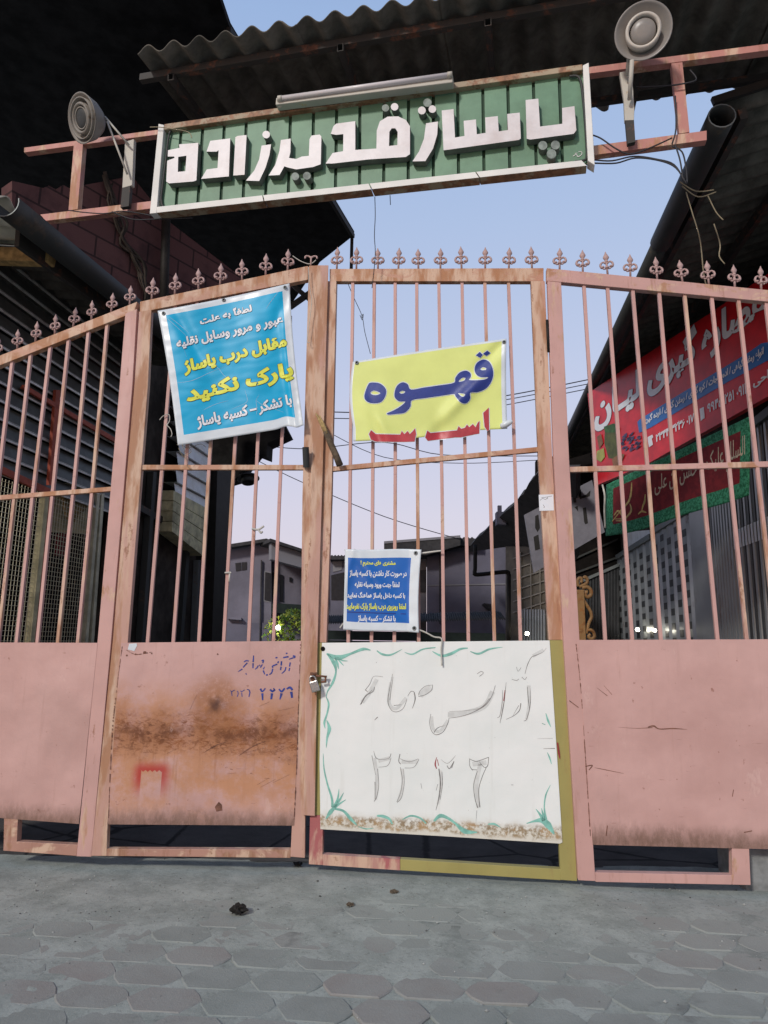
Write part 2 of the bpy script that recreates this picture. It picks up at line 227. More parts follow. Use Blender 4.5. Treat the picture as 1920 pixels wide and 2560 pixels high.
# ------------------------------------------------------------------ mesh builder
class MB:
    def __init__(s): s.v = []; s.f = []; s.m = []; s.sm = []
    def add(s, vs, fs, m=0, smooth=False):
        o = len(s.v); s.v += [tuple(v) for v in vs]
        for f in fs: s.f.append(tuple(i + o for i in f)); s.m.append(m); s.sm.append(smooth)
        return s
    def box(s, a, b, m=0):
        (x0, y0, z0), (x1, y1, z1) = a, b
        return s.add([(x0, y0, z0), (x1, y0, z0), (x1, y1, z0), (x0, y1, z0), (x0, y0, z1), (x1, y0, z1), (x1, y1, z1), (x0, y1, z1)],
                     [(3, 2, 1, 0), (4, 5, 6, 7), (0, 1, 5, 4), (1, 2, 6, 5), (2, 3, 7, 6), (3, 0, 4, 7)], m)
    def beam(s, p, q, w, h, up=(0, 0, 1), m=0):
        p, q = Vector(p), Vector(q); d = (q - p).normalized(); u = Vector(up)
        sd = d.cross(u)
        if sd.length < 1e-4: sd = d.cross(Vector((0, 1, 0)))
        sd.normalize(); u = sd.cross(d).normalized(); vs = []
        for c in (p, q):
            for a, b in ((-1, -1), (1, -1), (1, 1), (-1, 1)): vs.append(c + sd * a * w / 2 + u * b * h / 2)
        return s.add(vs, [(3, 2, 1, 0), (4, 5, 6, 7), (0, 1, 5, 4), (1, 2, 6, 5), (2, 3, 7, 6), (3, 0, 4, 7)], m)
    def prism(s, poly, back, holes=(), m=0, ms=None):
        """front polygon (3D points), extruded along vector back; holes are further loops"""
        ms = m if ms is None else ms; loops = [[Vector(p) for p in poly]] + [[Vector(p) for p in h] for h in holes]; b = Vector(back)
        flat = [p for l in loops for p in l]; n = len(flat); tris = tessellate_polygon(loops)
        nrm = Vector()
        l0 = loops[0]
        for i in range(len(l0)): nrm += l0[i].cross(l0[(i + 1) % len(l0)])
        o = len(s.v); s.v += [tuple(p) for p in flat] + [tuple(p + b) for p in flat]
        for t in tris:
            a_, b_, c_ = (flat[i] for i in t); fl = (b_ - a_).cross(c_ - a_).dot(b) > 0
            t2 = tuple(reversed(t)) if fl else tuple(t)
            s.f.append(tuple(o + i for i in t2)); s.m.append(m); s.sm.append(False)
            s.f.append(tuple(o + n + i for i in reversed(t2))); s.m.append(ms); s.sm.append(False)
        k = 0
        for li, l in enumerate(loops):
            nn = Vector()
            for i in range(len(l)): nn += l[i].cross(l[(i + 1) % len(l)])
            fl = (nn.dot(b) > 0) != (li > 0)
            for i in range(len(l)):
                j = (i + 1) % len(l); q = (o + k + i, o + k + j, o + n + k + j, o + n + k + i)
                s.f.append(q if fl else tuple(reversed(q))); s.m.append(ms); s.sm.append(False)
            k += len(l)
        return s
    def px(s, fr, pts, y0, y1, m=0, ms=None, holes=()):
        return s.prism([fr.L(x, y, y0) for x, y in pts], (0, y1 - y0, 0), [[fr.L(x, y, y0) for x, y in h] for h in holes], m, ms)
    def tube(s, pts, r, seg=8, m=0, caps=True):
        pts = [Vector(p) for p in pts]; n = len(pts); rr = r if isinstance(r, (list, tuple)) else [r] * n; o = len(s.v); ref = None
        for i, p in enumerate(pts):
            d = (pts[min(i + 1, n - 1)] - pts[max(i - 1, 0)]).normalized()
            if ref is None: ref = d.orthogonal().normalized()
            a = (ref - d * ref.dot(d)); a = a.normalized() if a.length > 1e-6 else d.orthogonal().normalized(); ref = a; b = d.cross(a)
            for k in range(seg):
                t = 2 * math.pi * k / seg; s.v.append(tuple(p + (a * math.cos(t) + b * math.sin(t)) * rr[i]))
        for i in range(n - 1):
            for k in range(seg):
                k2 = (k + 1) % seg; s.f.append((o + i * seg + k, o + i * seg + k2, o + (i + 1) * seg + k2, o + (i + 1) * seg + k)); s.m.append(m); s.sm.append(True)
        if caps:
            s.f.append(tuple(o + k for k in reversed(range(seg)))); s.m.append(m); s.sm.append(False)
            s.f.append(tuple(o + (n - 1) * seg + k for k in range(seg))); s.m.append(m); s.sm.append(False)
        return s
    def lathe(s, prof, origin, axis, seg=32, m=0, sq=None):
        """profile of (radius, distance along axis)"""
        ax = Vector(axis).normalized(); a = ax.orthogonal().normalized(); b = ax.cross(a); O = Vector(origin); o = len(s.v)
        if sq: a, b = Vector(sq[0]), Vector(sq[1])
        for r, t in prof:
            for k in range(seg):
                q = 2 * math.pi * k / seg; s.v.append(tuple(O + ax * t + (a * math.cos(q) + b * math.sin(q)) * r))
        for i in range(len(prof) - 1):
            for k in range(seg):
                k2 = (k + 1) % seg; s.f.append((o + i * seg + k, o + i * seg + k2, o + (i + 1) * seg + k2, o + (i + 1) * seg + k)); s.m.append(m); s.sm.append(True)
        return s
    def grid(s, fn, nu, nv, mf=None, smooth=True, thick=None):
        """surface fn(u,v) -> 3D; mf(u,v) -> material index; thick: vector offset for a back face"""
        o = len(s.v); P = [[Vector(fn(i / nu, j / nv)) for i in range(nu + 1)] for j in range(nv + 1)]
        W = nu + 1; s.v += [tuple(p) for r in P for p in r]
        def face(f, m):
            s.f.append(f); s.m.append(m); s.sm.append(smooth)
        for j in range(nv):
            for i in range(nu):
                m = mf((i + .5) / nu, (j + .5) / nv) if mf else 0
                face((o + j * W + i, o + (j + 1) * W + i, o + (j + 1) * W + i + 1, o + j * W + i + 1), m)
        if thick is not None:
            t = Vector(thick); o2 = len(s.v); s.v += [tuple(p + t) for r in P for p in r]
            for j in range(nv):
                for i in range(nu):
                    face((o2 + j * W + i, o2 + j * W + i + 1, o2 + (j + 1) * W + i + 1, o2 + (j + 1) * W + i), 0)
            rim = [(i, 0) for i in range(nu)] + [(nu, j) for j in range(nv)] + [(i, nv) for i in range(nu, 0, -1)] + [(0, j) for j in range(nv, 0, -1)]
            for k in range(len(rim)):
                (i, j), (i2, j2) = rim[k], rim[(k + 1) % len(rim)]
                s.f.append((o + j * W + i, o + j2 * W + i2, o2 + j2 * W + i2, o2 + j * W + i)); s.m.append(0); s.sm.append(False)
        return s
def obj(name, mb, mats, parent=None, fr=None, bevel=0):
    me = bpy.data.meshes.new(name); me.from_pydata(mb.v, [], mb.f)
    for m in (mats if isinstance(mats, (list, tuple)) else [mats]): me.materials.append(MT[m] if isinstance(m, str) else m)
    me.polygons.foreach_set('material_index', mb.m); me.polygons.foreach_set('use_smooth', mb.sm); me.update()
    o = bpy.data.objects.new(name, me); C.objects.link(o)
    if parent is not None: o.parent = parent
    elif fr is not None: o.location = fr.o; o.rotation_euler.z = fr.a
    if bevel:
        b = o.modifiers.new('bevel', 'BEVEL'); b.width = bevel; b.segments = 2; b.limit_method = 'ANGLE'; b.angle_limit = R(40)
    return o
def tag(o, label, cat, group=None, kind=None):
    if kind: o['kind'] = kind
    if label: o['label'] = label
    if cat: o['category'] = cat
    if group: o['group'] = group
    return o
def thing(name, fr, label, cat, group=None):
    o = bpy.data.objects.new(name, None); o.empty_display_size = .1; C.objects.link(o); o.location = fr.o; o.rotation_euler.z = fr.a
    return tag(o, label, cat, group)
def smooth(pts, n=6, closed=False):
    pts = [Vector(p) for p in pts]; N = len(pts); out = []
    if N < 3 and not closed: return pts
    for i in range(N if closed else N - 1):
        g = (lambda k: pts[k % N]) if closed else (lambda k: pts[min(max(k, 0), N - 1)])
        p0, p1, p2, p3 = g(i - 1), g(i), g(i + 1), g(i + 2)
        for k in range(n):
            t = k / n; out.append(.5 * ((2 * p1) + (p2 - p0) * t + (2 * p0 - 5 * p1 + 4 * p2 - p3) * t * t + (3 * p1 - p0 - 3 * p2 + p3) * t ** 3))
    if not closed: out.append(pts[-1])
    return out
def ribbon(mb, pts, wd, surf, m=0, n=5):
    """painted stroke: pixel polyline, widths in pixels, surf(px,py)->3D"""
    P = smooth([Vector((*p, 0)) for p in pts], n); N = len(P); ws = wd if isinstance(wd, (list, tuple)) else [wd, wd]; vs = []
    for i, p in enumerate(P):
        t = i / (N - 1) * (len(ws) - 1); k = min(int(t), len(ws) - 2); wv = ws[k] + (ws[k + 1] - ws[k]) * (t - k)
        d = (P[min(i + 1, N - 1)] - P[max(i - 1, 0)]); d = d.normalized() if d.length > 1e-6 else Vector((1, 0, 0)); nn = Vector((-d.y, d.x, 0)) * wv / 2
        vs += [surf(*(p + nn).xy), surf(*(p - nn).xy)]
    mb.add(vs, [(2 * i, 2 * i + 1, 2 * i + 3, 2 * i + 2) for i in range(N - 1)], m)
def ellipse(cx, cy, rx, ry, n=16): return [(cx + rx * math.cos(2 * math.pi * k / n), cy + ry * math.sin(2 * math.pi * k / n)) for k in range(n)]
# ------------------------------------------------------------------ Persian lettering
DUAL = {'ب': 0xFE8F, 'پ': 0xFB56, 'ت': 0xFE95, 'ث': 0xFE99, 'ج': 0xFE9D, 'چ': 0xFB7A, 'ح': 0xFEA1, 'خ': 0xFEA5, 'س': 0xFEB1, 'ش': 0xFEB5, 'ص': 0xFEB9, 'ض': 0xFEBD, 'ط': 0xFEC1, 'ظ': 0xFEC5,
        'ع': 0xFEC9, 'غ': 0xFECD, 'ف': 0xFED1, 'ق': 0xFED5, 'ک': 0xFB8E, 'گ': 0xFB92, 'ل': 0xFEDD, 'م': 0xFEE1, 'ن': 0xFEE5, 'ه': 0xFEE9, 'ی': 0xFBFC}
RIGHT = {'ا': 0xFE8D, 'آ': 0xFE81, 'د': 0xFEA9, 'ذ': 0xFEAB, 'ر': 0xFEAD, 'ز': 0xFEAF, 'ژ': 0xFB8A, 'و': 0xFEED}
def shape(t):
    out = []
    for i, ch in enumerate(t):
        pv = t[i - 1] if i else ' '; nx = t[i + 1] if i + 1 < len(t) else ' '
        jp = pv in DUAL or pv == 'ـ'; jn = nx in DUAL or nx in RIGHT or nx == 'ـ'
        if ch == 'ـ': out.append(ch)
        elif ch in DUAL: out.append(chr(DUAL[ch] + (3 if jp and jn else 1 if jp else 2 if jn else 0)))
        elif ch in RIGHT: out.append(chr(RIGHT[ch] + (1 if jp else 0)))
        else: out.append(ch)
    s = ''.join(out); res = ''; num = ''
    for ch in s:                     # right to left, digit runs keep their own order
        if '۰' <= ch <= '۹' or '٠' <= ch <= '٩': num += ch
        else: res = ch + num + res; num = ''
    return num + res
_TX = {}
def text2d(t, bold=.018, res=2):
    k = (t, bold, res)
    if k in _TX: return _TX[k]
    c = bpy.data.curves.new('t', 'FONT'); c.body = shape(t); c.offset = bold; c.resolution_u = res
    o = bpy.data.objects.new('t', c); C.objects.link(o); bpy.context.view_layer.update()
    m = o.to_mesh(); vs = [v.co.copy() for v in m.vertices]; fs = [tuple(p.vertices) for p in m.polygons]; o.to_mesh_clear()
    bpy.data.objects.remove(o); bpy.data.curves.remove(c)
    par = list(range(len(vs)))                       # stagger the glyphs a hair so that none share a plane
    def find(a):
        while par[a] != a: par[a] = par[par[a]]; a = par[a]
        return a
    for f in fs:
        for q in f[1:]: par[find(q)] = find(f[0])
    ids = {}; lay = [ids.setdefault(find(i), len(ids)) % 5 for i in range(len(vs))]
    x0 = min(v.x for v in vs); x1 = max(v.x for v in vs); y0 = min(v.y for v in vs); y1 = max(v.y for v in vs)
    fs = [f if (vs[f[1]] - vs[f[0]]).cross(vs[f[2]] - vs[f[0]]).z > 0 else tuple(reversed(f)) for f in fs]
    _TX[k] = ([((v.x - x0) / (x1 - x0), (y1 - v.y) / (y1 - y0)) for v in vs], fs, lay); return _TX[k]
def finer(P, T, L):
    P = list(P); out = []; st = list(T)
    while st:
        t = st.pop(); e = max(range(3), key=lambda k: (P[t[k]][0] - P[t[(k + 1) % 3]][0]) ** 2 + (P[t[k]][1] - P[t[(k + 1) % 3]][1]) ** 2); a, b, c = t[e], t[(e + 1) % 3], t[(e + 2) % 3]
        if (P[a][0] - P[b][0]) ** 2 + (P[a][1] - P[b][1]) ** 2 <= L * L: out.append(t); continue
        P.append(tuple((P[a][k] + P[b][k]) / 2 for k in range(len(P[a])))); m_ = len(P) - 1; st += [(a, m_, c), (m_, b, c)]
    return P, out
def text(mb, t, tl, tr, bl, surf, m=0, bold=.018, lift=0., res=2, grow=0., shifts=((0, 0),), fine=0):
    """lettering in the pixel parallelogram tl,tr,bl; surf(px,py,lift)->3D"""
    U, F_, lay = text2d(t, bold, res); tl, tr, bl = Vector(tl), Vector(tr), Vector(bl)
    P_ = [(*(tl + (tr - tl) * u + (bl - tl) * v * (1 + grow * u) - (bl - tl) * grow * u * .5), lift + .0002 * l) for (u, v), l in zip(U, lay)]
    if fine: P_, F_ = finer(P_, [t_ for f in F_ for t_ in ([f] if len(f) == 3 else [(f[0], f[k], f[k + 1]) for k in range(1, len(f) - 1)])], fine)
    for k, (a, b) in enumerate(shifts): mb.add([surf(x + a, y + b, l + .00007 * k) for x, y, l in P_], F_, m)
# ------------------------------------------------------------------ frames
FLP = Frame(-1.48, 3.84, -6); FLL = Frame(-1.47, 3.84, 1); FRL = Frame(-.36, 3.87, -6); FRP = Frame(.98, 3.70, -4)
FS = Frame(0, 3.70, -12.5); FP = Frame(0, 0, -8)
def passage(xp): return Vector((math.cos(R(8)) * xp, -math.sin(R(8)) * xp))
FLW = Frame(*passage(-3.35), 82); FRW = Frame(*passage(2.9), -98); FR = Frame(2.7, 9.0, -78)

# ------------------------------------------------------------------ ground
def sand_mat():
    n = NT('dusty_cement_joint'); c = n.mx(n.mr(n.noise(5, 6, .7), .3, .7), (.26, .285, .262), (.385, .415, .385)); c = n.mx(n.mul(n.mr(n.noise(1.3, 6, .7, n.map(loc=(4, 2, 0))), .55, .7), .55), c, (.13, .14, .132))
    c = n.mx(n.mul(n.mr(n.noise(38, 6, .8), .52, .66), .5), c, (.15, .155, .145)); c = n.mx(n.mul(n.mr(n.noise(120, 3, .7), .62, .68), .6), c, (.5, .52, .49))
    return n.fin(c, .95, 0, n.noise(70, 5, .7), .5, .006, .1)
def paver_mat():
    n = NT('worn_paver'); r = n.rnd(); c = n.mx(r, (.25, .275, .255), (.285, .268, .25)); c = n.mx(n.mul(n.mr(n.noise(4, 5), .35, .65), .5), c, (.33, .352, .33))
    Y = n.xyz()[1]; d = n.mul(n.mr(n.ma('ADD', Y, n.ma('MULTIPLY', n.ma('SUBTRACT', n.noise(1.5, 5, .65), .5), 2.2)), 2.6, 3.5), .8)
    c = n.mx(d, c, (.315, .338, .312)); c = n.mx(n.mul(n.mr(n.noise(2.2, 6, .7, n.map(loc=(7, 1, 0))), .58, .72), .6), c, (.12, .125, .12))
    return n.fin(c, .9, 0, n.noise(90, 5, .75), .6, .005, .15)
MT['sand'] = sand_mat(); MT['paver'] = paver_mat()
from mathutils import noise as mn
def gz(x, y):
    near = max(0, min(1, (y - 2.35) / 1.3)); left = max(0, min(1, (-x - .3) / 1.2)) * .5
    return -.0045 + .008 * near + .003 * left + .0075 * mn.fractal(Vector((x * 2.6, y * 2.6, 0)), .8, 2.1, 6) + .002 * mn.noise(Vector((x * 22, y * 22, 3)))
m = MB(); x0, x1, y0, y1 = -4.2, 4.2, 1.0, 4.05
m.grid(lambda u, v: (x0 + (x1 - x0) * u, y1 + (y0 - y1) * v, gz(x0 + (x1 - x0) * u, y1 + (y0 - y1) * v)), 260, 110)
gd = tag(obj('ground', m, 'sand'), None, None, None, 'structure')
m = MB(); m.grid(lambda u, v: (-80 + 160 * u, 160 - 180 * v, -.03), 4, 4); tag(obj('terrain', m, MT['sand']), None, None, None, 'structure')
m = MB(); W, D, ang = .252, .168, R(-4); ca, sa = math.cos(ang), math.sin(ang)
for j in range(-2, 26):
    for i in range(-24, 25):
        cx0, cy0 = i * W + (j % 2) * W / 2, 1.0 + j * D; cx, cy = cx0 * ca - cy0 * sa, cx0 * sa + cy0 * ca
        if not (-3.6 < cx < 3.6 and .9 < cy < 3.55): continue
        a, b, g = W / 2 + .006, D / 2 - .006 - random.random() * .003, .052 + random.uniform(-.005, .005); cx += random.uniform(-.004, .004); cy += random.uniform(-.004, .004); z0, zt = -.025, .001 + random.uniform(-.002, .002); tx, ty = random.uniform(-.008, .008), random.uniform(-.010, .010); rw = random.uniform(-.04, .04)
        out = [(-a + .001, 0), (-a + .022, -b * .5), (-a + g, -b), (a - g, -b), (a - .022, -b * .5), (a - .001, 0), (a - .022, b * .5), (a - g, b), (-a + g, b), (-a + .022, b * .5)]; out = [(q_[0] + random.uniform(-.0025, .0025), q_[1] + random.uniform(-.0025, .0025)) for q_ in out]
        k = len(out); vs = []
        for s_, dz in ((1, z0), (1, zt - .004), (.955, zt)):
            for px_, py_ in out:
                qx, qy = px_ * s_, py_ * s_; qx, qy = qx - rw * qy, qy + rw * qx
                vs.append((cx + qx * ca - qy * sa, cy + qx * sa + qy * ca, dz + (qx * tx + qy * ty if dz > z0 else 0)))
        fs = [(l * k + q, l * k + (q + 1) % k, (l + 1) * k + (q + 1) % k, (l + 1) * k + q) for l in range(2) for q in range(k)] + [tuple(2 * k + q for q in range(k))]
        m.add(vs, fs, 0)
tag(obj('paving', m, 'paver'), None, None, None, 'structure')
def asph():
    n = NT('cracked_asphalt'); c = n.mx(n.mr(n.noise(3, 6, .7), .3, .7), (.066, .062, .060), (.11, .104, .10)); cr = n.vor(1.6, n.map(loc=(.3, .2, 0)), 'DISTANCE_TO_EDGE')
    wv = n.ma('ADD', cr, n.ma('MULTIPLY', n.ma('SUBTRACT', n.noise(9, 4), .5), .05)); k = n.mr(wv, .028, .006)
    c = n.mx(n.mul(k, .85), c, (.012, .012, .014)); return n.fin(c, .85, 0, n.ma('SUBTRACT', n.noise(60, 4), k), .5, .01, .2)
MT['asphalt'] = asph()
m = MB(); m.grid(lambda u, v: (-4.5 + 9 * u, 40 - 35.97 * v, .001 + .006 * mn.noise(Vector((u * 12, v * 40, 0)))), 60, 160); tag(obj('passage_road', m, 'asphalt'), None, None, None, 'structure')
# ------------------------------------------------------------------ gate
def finial_mesh():
    m = MB(); s = 1.0
    m.tube([(0, 0, -.004), (0, 0, .075)], .0052, 8)                                     # spindle
    m.lathe([(.0, .030), (.010, .033), (.0115, .038), (.010, .043), (.004, .046)], (0, 0, 0), (0, 0, 1), 10)
    m.lathe([(.005, .066), (.0105, .070), (.0095, .076), (.006, .080)], (0, 0, 0), (0, 0, 1), 10, sq=((1, 0, 0), (0, .8, 0)))
    m.lathe([(.006, .078), (.0135, .091), (.0155, .098), (.012, .107), (.005, .121), (.0015, .133)], (0, 0, 0), (0, 0, 1), 10, sq=((1, 0, 0), (0, .55, 0)))
    for sg in (-1, 1):
        m.tube(smooth([(sg * .004, 0, .062), (sg * .015, 0, .072), (sg * .026, 0, .066), (sg * .031, 0, .053), (sg * .027, 0, .042), (sg * .020, 0, .041)], 4), [.0048] * 8 + [.0058] * 8 + [.0065] * 5, 6)
        m.lathe([(.0, -.007), (.007, -.004), (.0085, 0), (.007, .004), (0, .007)], (sg * .020, 0, .0435), (0, 0, 1), 8)
        m.tube(smooth([(sg * .004, 0, .036), (sg * .013, 0, .031), (sg * .019, 0, .036)], 4), .004, 6)
    return m
_fin = [None]
def finial(parent, fr, px, pyb, sc_=1.0, lean=0.):
    p = fr.L(px, pyb, 0.0)
    if _fin[0] is None: o = obj('finial', finial_mesh(), 'finial', parent); _fin[0] = o
    else: o = _fin[0].copy(); C.objects.link(o); o.parent = parent
    o.location = p; o.scale = (sc_ * 1.12, sc_ * 1.3, sc_ * random.uniform(1.0, 1.06)); o.rotation_euler = (random.uniform(-.06, .06), lean + random.uniform(-.06, .06), random.uniform(-.25, .25))
    return o
def lerp_y(x, a, b): return a[1] + (b[1] - a[1]) * (x - a[0]) / (b[0] - a[0])
def bars(parent, fr, tops, bots, rail_lo, w=9.0, mat='pinkbar'):
    """square bars: top (x,y) and bottom (x,y) pixels, the top carried on to the rail line"""
    for (xt, yt), (xb, yb) in zip(tops, bots):
        dx = (xb - xt) / (yb - yt); x, y = xt, yt
        for _ in range(6): y = lerp_y(x, *rail_lo) - 6; x = xt + (y - yt) * dx
        xe, ye = xb + 14 * dx, yb + 14; p, q = fr.L(xe, ye, 0), fr.L(x, y, 0); m = MB(); wd = .0185
        k_ = p.lerp(q, random.uniform(.35, .6)) + Vector((random.uniform(-.0035, .0035), random.uniform(-.003, .003), 0)); m.beam(p, k_, wd, wd, (0, 1, 0)); m.beam(k_, q, wd * 1.01, wd * 1.01, (0, 1, 0)); obj('bar', m, mat, parent, bevel=.0015)
FB, BB = -.02, .02
# left fixed panel
t = thing('side_gate', FLP, 'pink fixed gate panel whose top rail slopes steeply down towards the dark gutter', 'gate', 'four sections of the pink gate')
obj('top_rail', MB().px(FLP, [(-260, 990), (0, 888.5), (343, 754), (335, 781), (0, 913), (-260, 1016)], FB, BB), 'orange', t, bevel=.002)
obj('stile', MB().px(FLP, [(313, 784), (342, 772), (331, 960), (277, 1610), (228, 2142), (191, 2141), (243, 1610), (299, 960)], FB - .001, BB), 'pink', t, bevel=.002)
obj('mid_rail', MB().px(FLP, [(-260, 1269), (0, 1238), (286, 1216), (285, 1227), (0, 1249.5), (-260, 1280)], -.014, .012), 'orange', t, bevel=.0015)
bars(t, FLP, [(25, 960), (69, 960), (116, 960), (161, 960), (209, 960), (255, 960), (-21, 960), (-67, 960), (-113, 960)], [(-51, 1610), (-4.5, 1610), (42, 1610), (94, 1610), (145, 1610), (195, 1610), (-99, 1610), (-147, 1610), (-195, 1610)], ((0, 913), (315, 791)))
obj('sheet', MB().px(FLP, [(-300, 1605), (244, 1607), (197, 2060), (0, 2045), (-300, 2025)], FB - .0025, FB + .0005), 'sheet1', t)
obj('bottom_rail', MB().px(FLP, [(43, 2104), (194, 2112), (191, 2140), (23, 2128), (8, 2127), (9, 2102)], FB, BB), 'lowrail', t, bevel=.002)
obj('leg', MB().px(FLP, [(10, 2040), (45, 2043), (42, 2105), (9, 2103)], FB, BB), 'lowrail', t, bevel=.002)
for x in (-52, -7, 43, 88.5, 137, 183, 228.6, 278, 324): finial(t, FLP, x, lerp_y(x, (0, 888.5), (343, 754)), .92)
for k, y in enumerate((1640, 1830, 1990)):
    pass
# left leaf
t = thing('gate_leaf', FLL, 'left gate leaf carrying the rusty sheet with blue stencilled writing and a cyan banner', 'gate', 'four sections of the pink gate')
obj('top_rail', MB().px(FLL, [(350, 754), (770, 664.5), (770, 699), (379, 775), (349, 780)], FB, BB), 'orange', t, bevel=.002)
obj('stile', MB().px(FLL, [(348, 779), (378.5, 774), (370, 960), (319, 1610), (269, 2062), (266, 2140), (228, 2140), (281, 1610), (336, 960)], FB - .001, BB), 'post', t, bevel=.002)
obj('stile', MB().px(FLL, [(772, 664), (796, 663.5), (782, 1240), (766, 1610), (762, 2145), (726, 2142), (752, 1610), (756, 1240)], FB - .001, BB), 'post', t, bevel=.002)
obj('cover_strip', MB().px(FLL, [(792, 663), (821, 663), (805, 1240), (794, 1600), (787, 2040), (758, 2038), (765, 1600), (776, 1240)], FB - .012, FB - .004), 'post', t, bevel=.0015)
obj('mid_rail', MB().px(FLL, [(347, 1162), (762, 1162), (762, 1174), (346, 1174)], -.014, .012), 'orange', t, bevel=.0015)
LT = ((379, 775), (770, 699))
bars(t, FLL, [(405, 1175), (464, 1175), (524, 1175), (584.5, 1175), (642, 1175), (702, 1175)], [(370, 1601), (434, 1601), (498, 1601), (560, 1601), (622, 1601), (684, 1601)], LT)
t2 = t; S2 = MB().px(FLL, [(303, 1607), (753, 1602), (735, 2064), (268, 2061)], FB - .0035, FB - .0015)
obj('bottom_rail', MB().px(FLL, [(262, 2122), (728, 2124), (726, 2145), (262, 2140)], FB, BB), 'lowrail', t, bevel=.002)
for x in (379, 437, 496, 550, 605, 664, 719): finial(t, FLL, x, lerp_y(x, (350, 754), (770, 664.5)), 1.0)
p = FLL.L(777, 664, 0); m = MB(); m.tube([p, p + Vector((0, 0, .06))], .0052, 8)
for sg in (-1, 1): m.tube(smooth([p + Vector((0, 0, .05)), p + Vector((sg * .016, 0, .062)), p + Vector((sg * .034, 0, .060)), p + Vector((sg * .036, 0, .046))], 4), .0055, 6)
obj('broken_finial', m, 'finial', t)
p = FLL.L(766, 1168, -.035); q = FLL.L(764, 1118, -.075); m = MB(); m.tube([p, q], .019, 14, 0, False); m.tube([p, q], .0155, 14, 1, False); m.lathe([(.0155, 0), (.019, 0)], q, (q - p), 14); obj('latch_pipe', m, ['gutter', 'void'], t)
PL = lambda x, y, l=0: FLL.L(x, y, FB - .0048 - l)
# blue stencil writing
for pts, wd in (([(995, 205), (1030, 215)], 22), ([(945, 250), (985, 235), (1030, 225)], [9, 16, 10]), ([(962, 290), (952, 345)], 17), ([(955, 360), (944, 402)], 15), ([(870, 228), (940, 215)], [16, 20]), ([(905, 175), (925, 170)], 18),
                ([(905, 350), (893, 395), (850, 435)], [15, 16, 9]), ([(848, 275), (845, 330)], 20), ([(843, 345), (835, 390)], 17), ([(770, 232), (795, 226)], 18), ([(810, 275), (800, 300)], 17), ([(795, 312), (735, 335)], [17, 18]), ([(728, 335), (735, 360)], 16),
                ([(735, 372), (720, 425), (690, 448)], [18, 16, 13]), ([(672, 450), (648, 455)], 18), ([(630, 445), (612, 395)], [12, 20]), ([(613, 380), (628, 345)], [14, 8]), ([(590, 270), (615, 262), (605, 300)], 16), ([(600, 315), (575, 360)], [16, 11]), ([(560, 320), (575, 340)], 12), ([(548, 330), (530, 360), (505, 380)], [14, 15, 8]), ([(487, 200), (481, 285)], [12, 19]), ([(480, 300), (478, 365)], [19, 14]),
                ([(360, 285), (390, 268), (425, 272)], [8, 17, 11]), ([(405, 295), (350, 355)], [16, 14]), ([(340, 375), (285, 412)], [17, 6]), ([(385, 430), (395, 448)], 12),
                ([(185, 655), (205, 668), (225, 655), (243, 650)], 9), ([(200, 670), (208, 725)], 10), ([(275, 660), (287, 690), (275, 735)], 9), ([(315, 658), (335, 668), (370, 645)], 9), ([(332, 680), (338, 735)], 9), ([(400, 640), (430, 650), (440, 690)], [9, 14, 15]), ([(437, 690), (425, 740)], [15, 9]),
                ([(575, 630), (598, 668), (640, 625)], [24, 20, 14]), ([(600, 690), (604, 780)], [28, 17]), ([(700, 640), (730, 665), (765, 640)], [24, 26, 20]), ([(745, 625), (765, 655)], 16), ([(725, 690), (715, 768)], [30, 24]), ([(815, 635), (850, 668), (890, 625)], [18, 26, 20]), ([(850, 690), (828, 770)], [32, 14]), ([(915, 635), (960, 615), (990, 650)], [18, 30, 26]), ([(975, 670), (985, 750)], [34, 26])):
    ribbon(S2, cv(cH, pts), [q / 5.184 for q in (wd if isinstance(wd, list) else [wd, wd])], PL, 1)
for pts in ([(1110, 540), (1160, 510)], [(1125, 550), (1190, 515)], [(1050, 400), (1100, 360)], [(890, 392), (930, 375)], [(1200, 220), (1270, 205)], [(1180, 530), (1250, 495)], [(980, 492), (1020, 488)], [(1190, 400), (1280, 360)], [(820, 215), (850, 150)], [(880, 400), (935, 368), (985, 352)], [(1030, 415), (1095, 372), (1150, 350)], [(1060, 400), (1140, 380)], [(960, 380), (1010, 372)], [(720, 405), (770, 380)], [(1120, 200), (1165, 180)], [(1090, 300), (1140, 270)], [(700, 345), (760, 350)]): ribbon(S2, cv(cQ7, pts), [.4, 2.2, .4], PL, 2)
# right leaf
t = thing('gate_leaf', FRL, 'right gate leaf with the white hand-painted sheet, olive lower frame and a yellow banner', 'gate', 'four sections of the pink gate')
obj('top_rail', MB().px(FRL, [(824, 672), (1359, 670), (1359, 703), (824, 703)], FB, BB), 'orange', t, bevel=.002)
obj('stile', MB().px(FRL, [(817, 702.5), (841, 702.5), (829, 1240), (816, 1606), (792, 1606), (805, 1240)], FB - .001, BB), 'post', t, bevel=.002)
obj('stile_foot', MB().px(FRL, [(792, 1606.5), (816, 1606.5), (806, 2038), (782, 2038)], FB - .001, BB), 'olive', t, bevel=.002)
obj('stile_foot', MB().px(FRL, [(775, 2038.5), (807, 2038.5), (806, 2163), (772, 2161)], FB - .001, BB), 'redpaint', t, bevel=.002)
obj('stile', MB().px(FRL, [(1327, 702.5), (1362, 702.5), (1381, 1150), (1408, 1600), (1372, 1600), (1346, 1150)], FB - .001, BB), 'post', t, bevel=.002)
obj('stile_foot', MB().px(FRL, [(1372, 1600.5), (1408, 1600.5), (1443, 2203), (1402, 2200)], FB - .001, BB), 'olive', t, bevel=.002)
obj('mid_rail', MB().px(FRL, [(829, 1166), (1345, 1117), (1345, 1129), (829, 1178)], -.014, .012), 'orange', t, bevel=.0015)
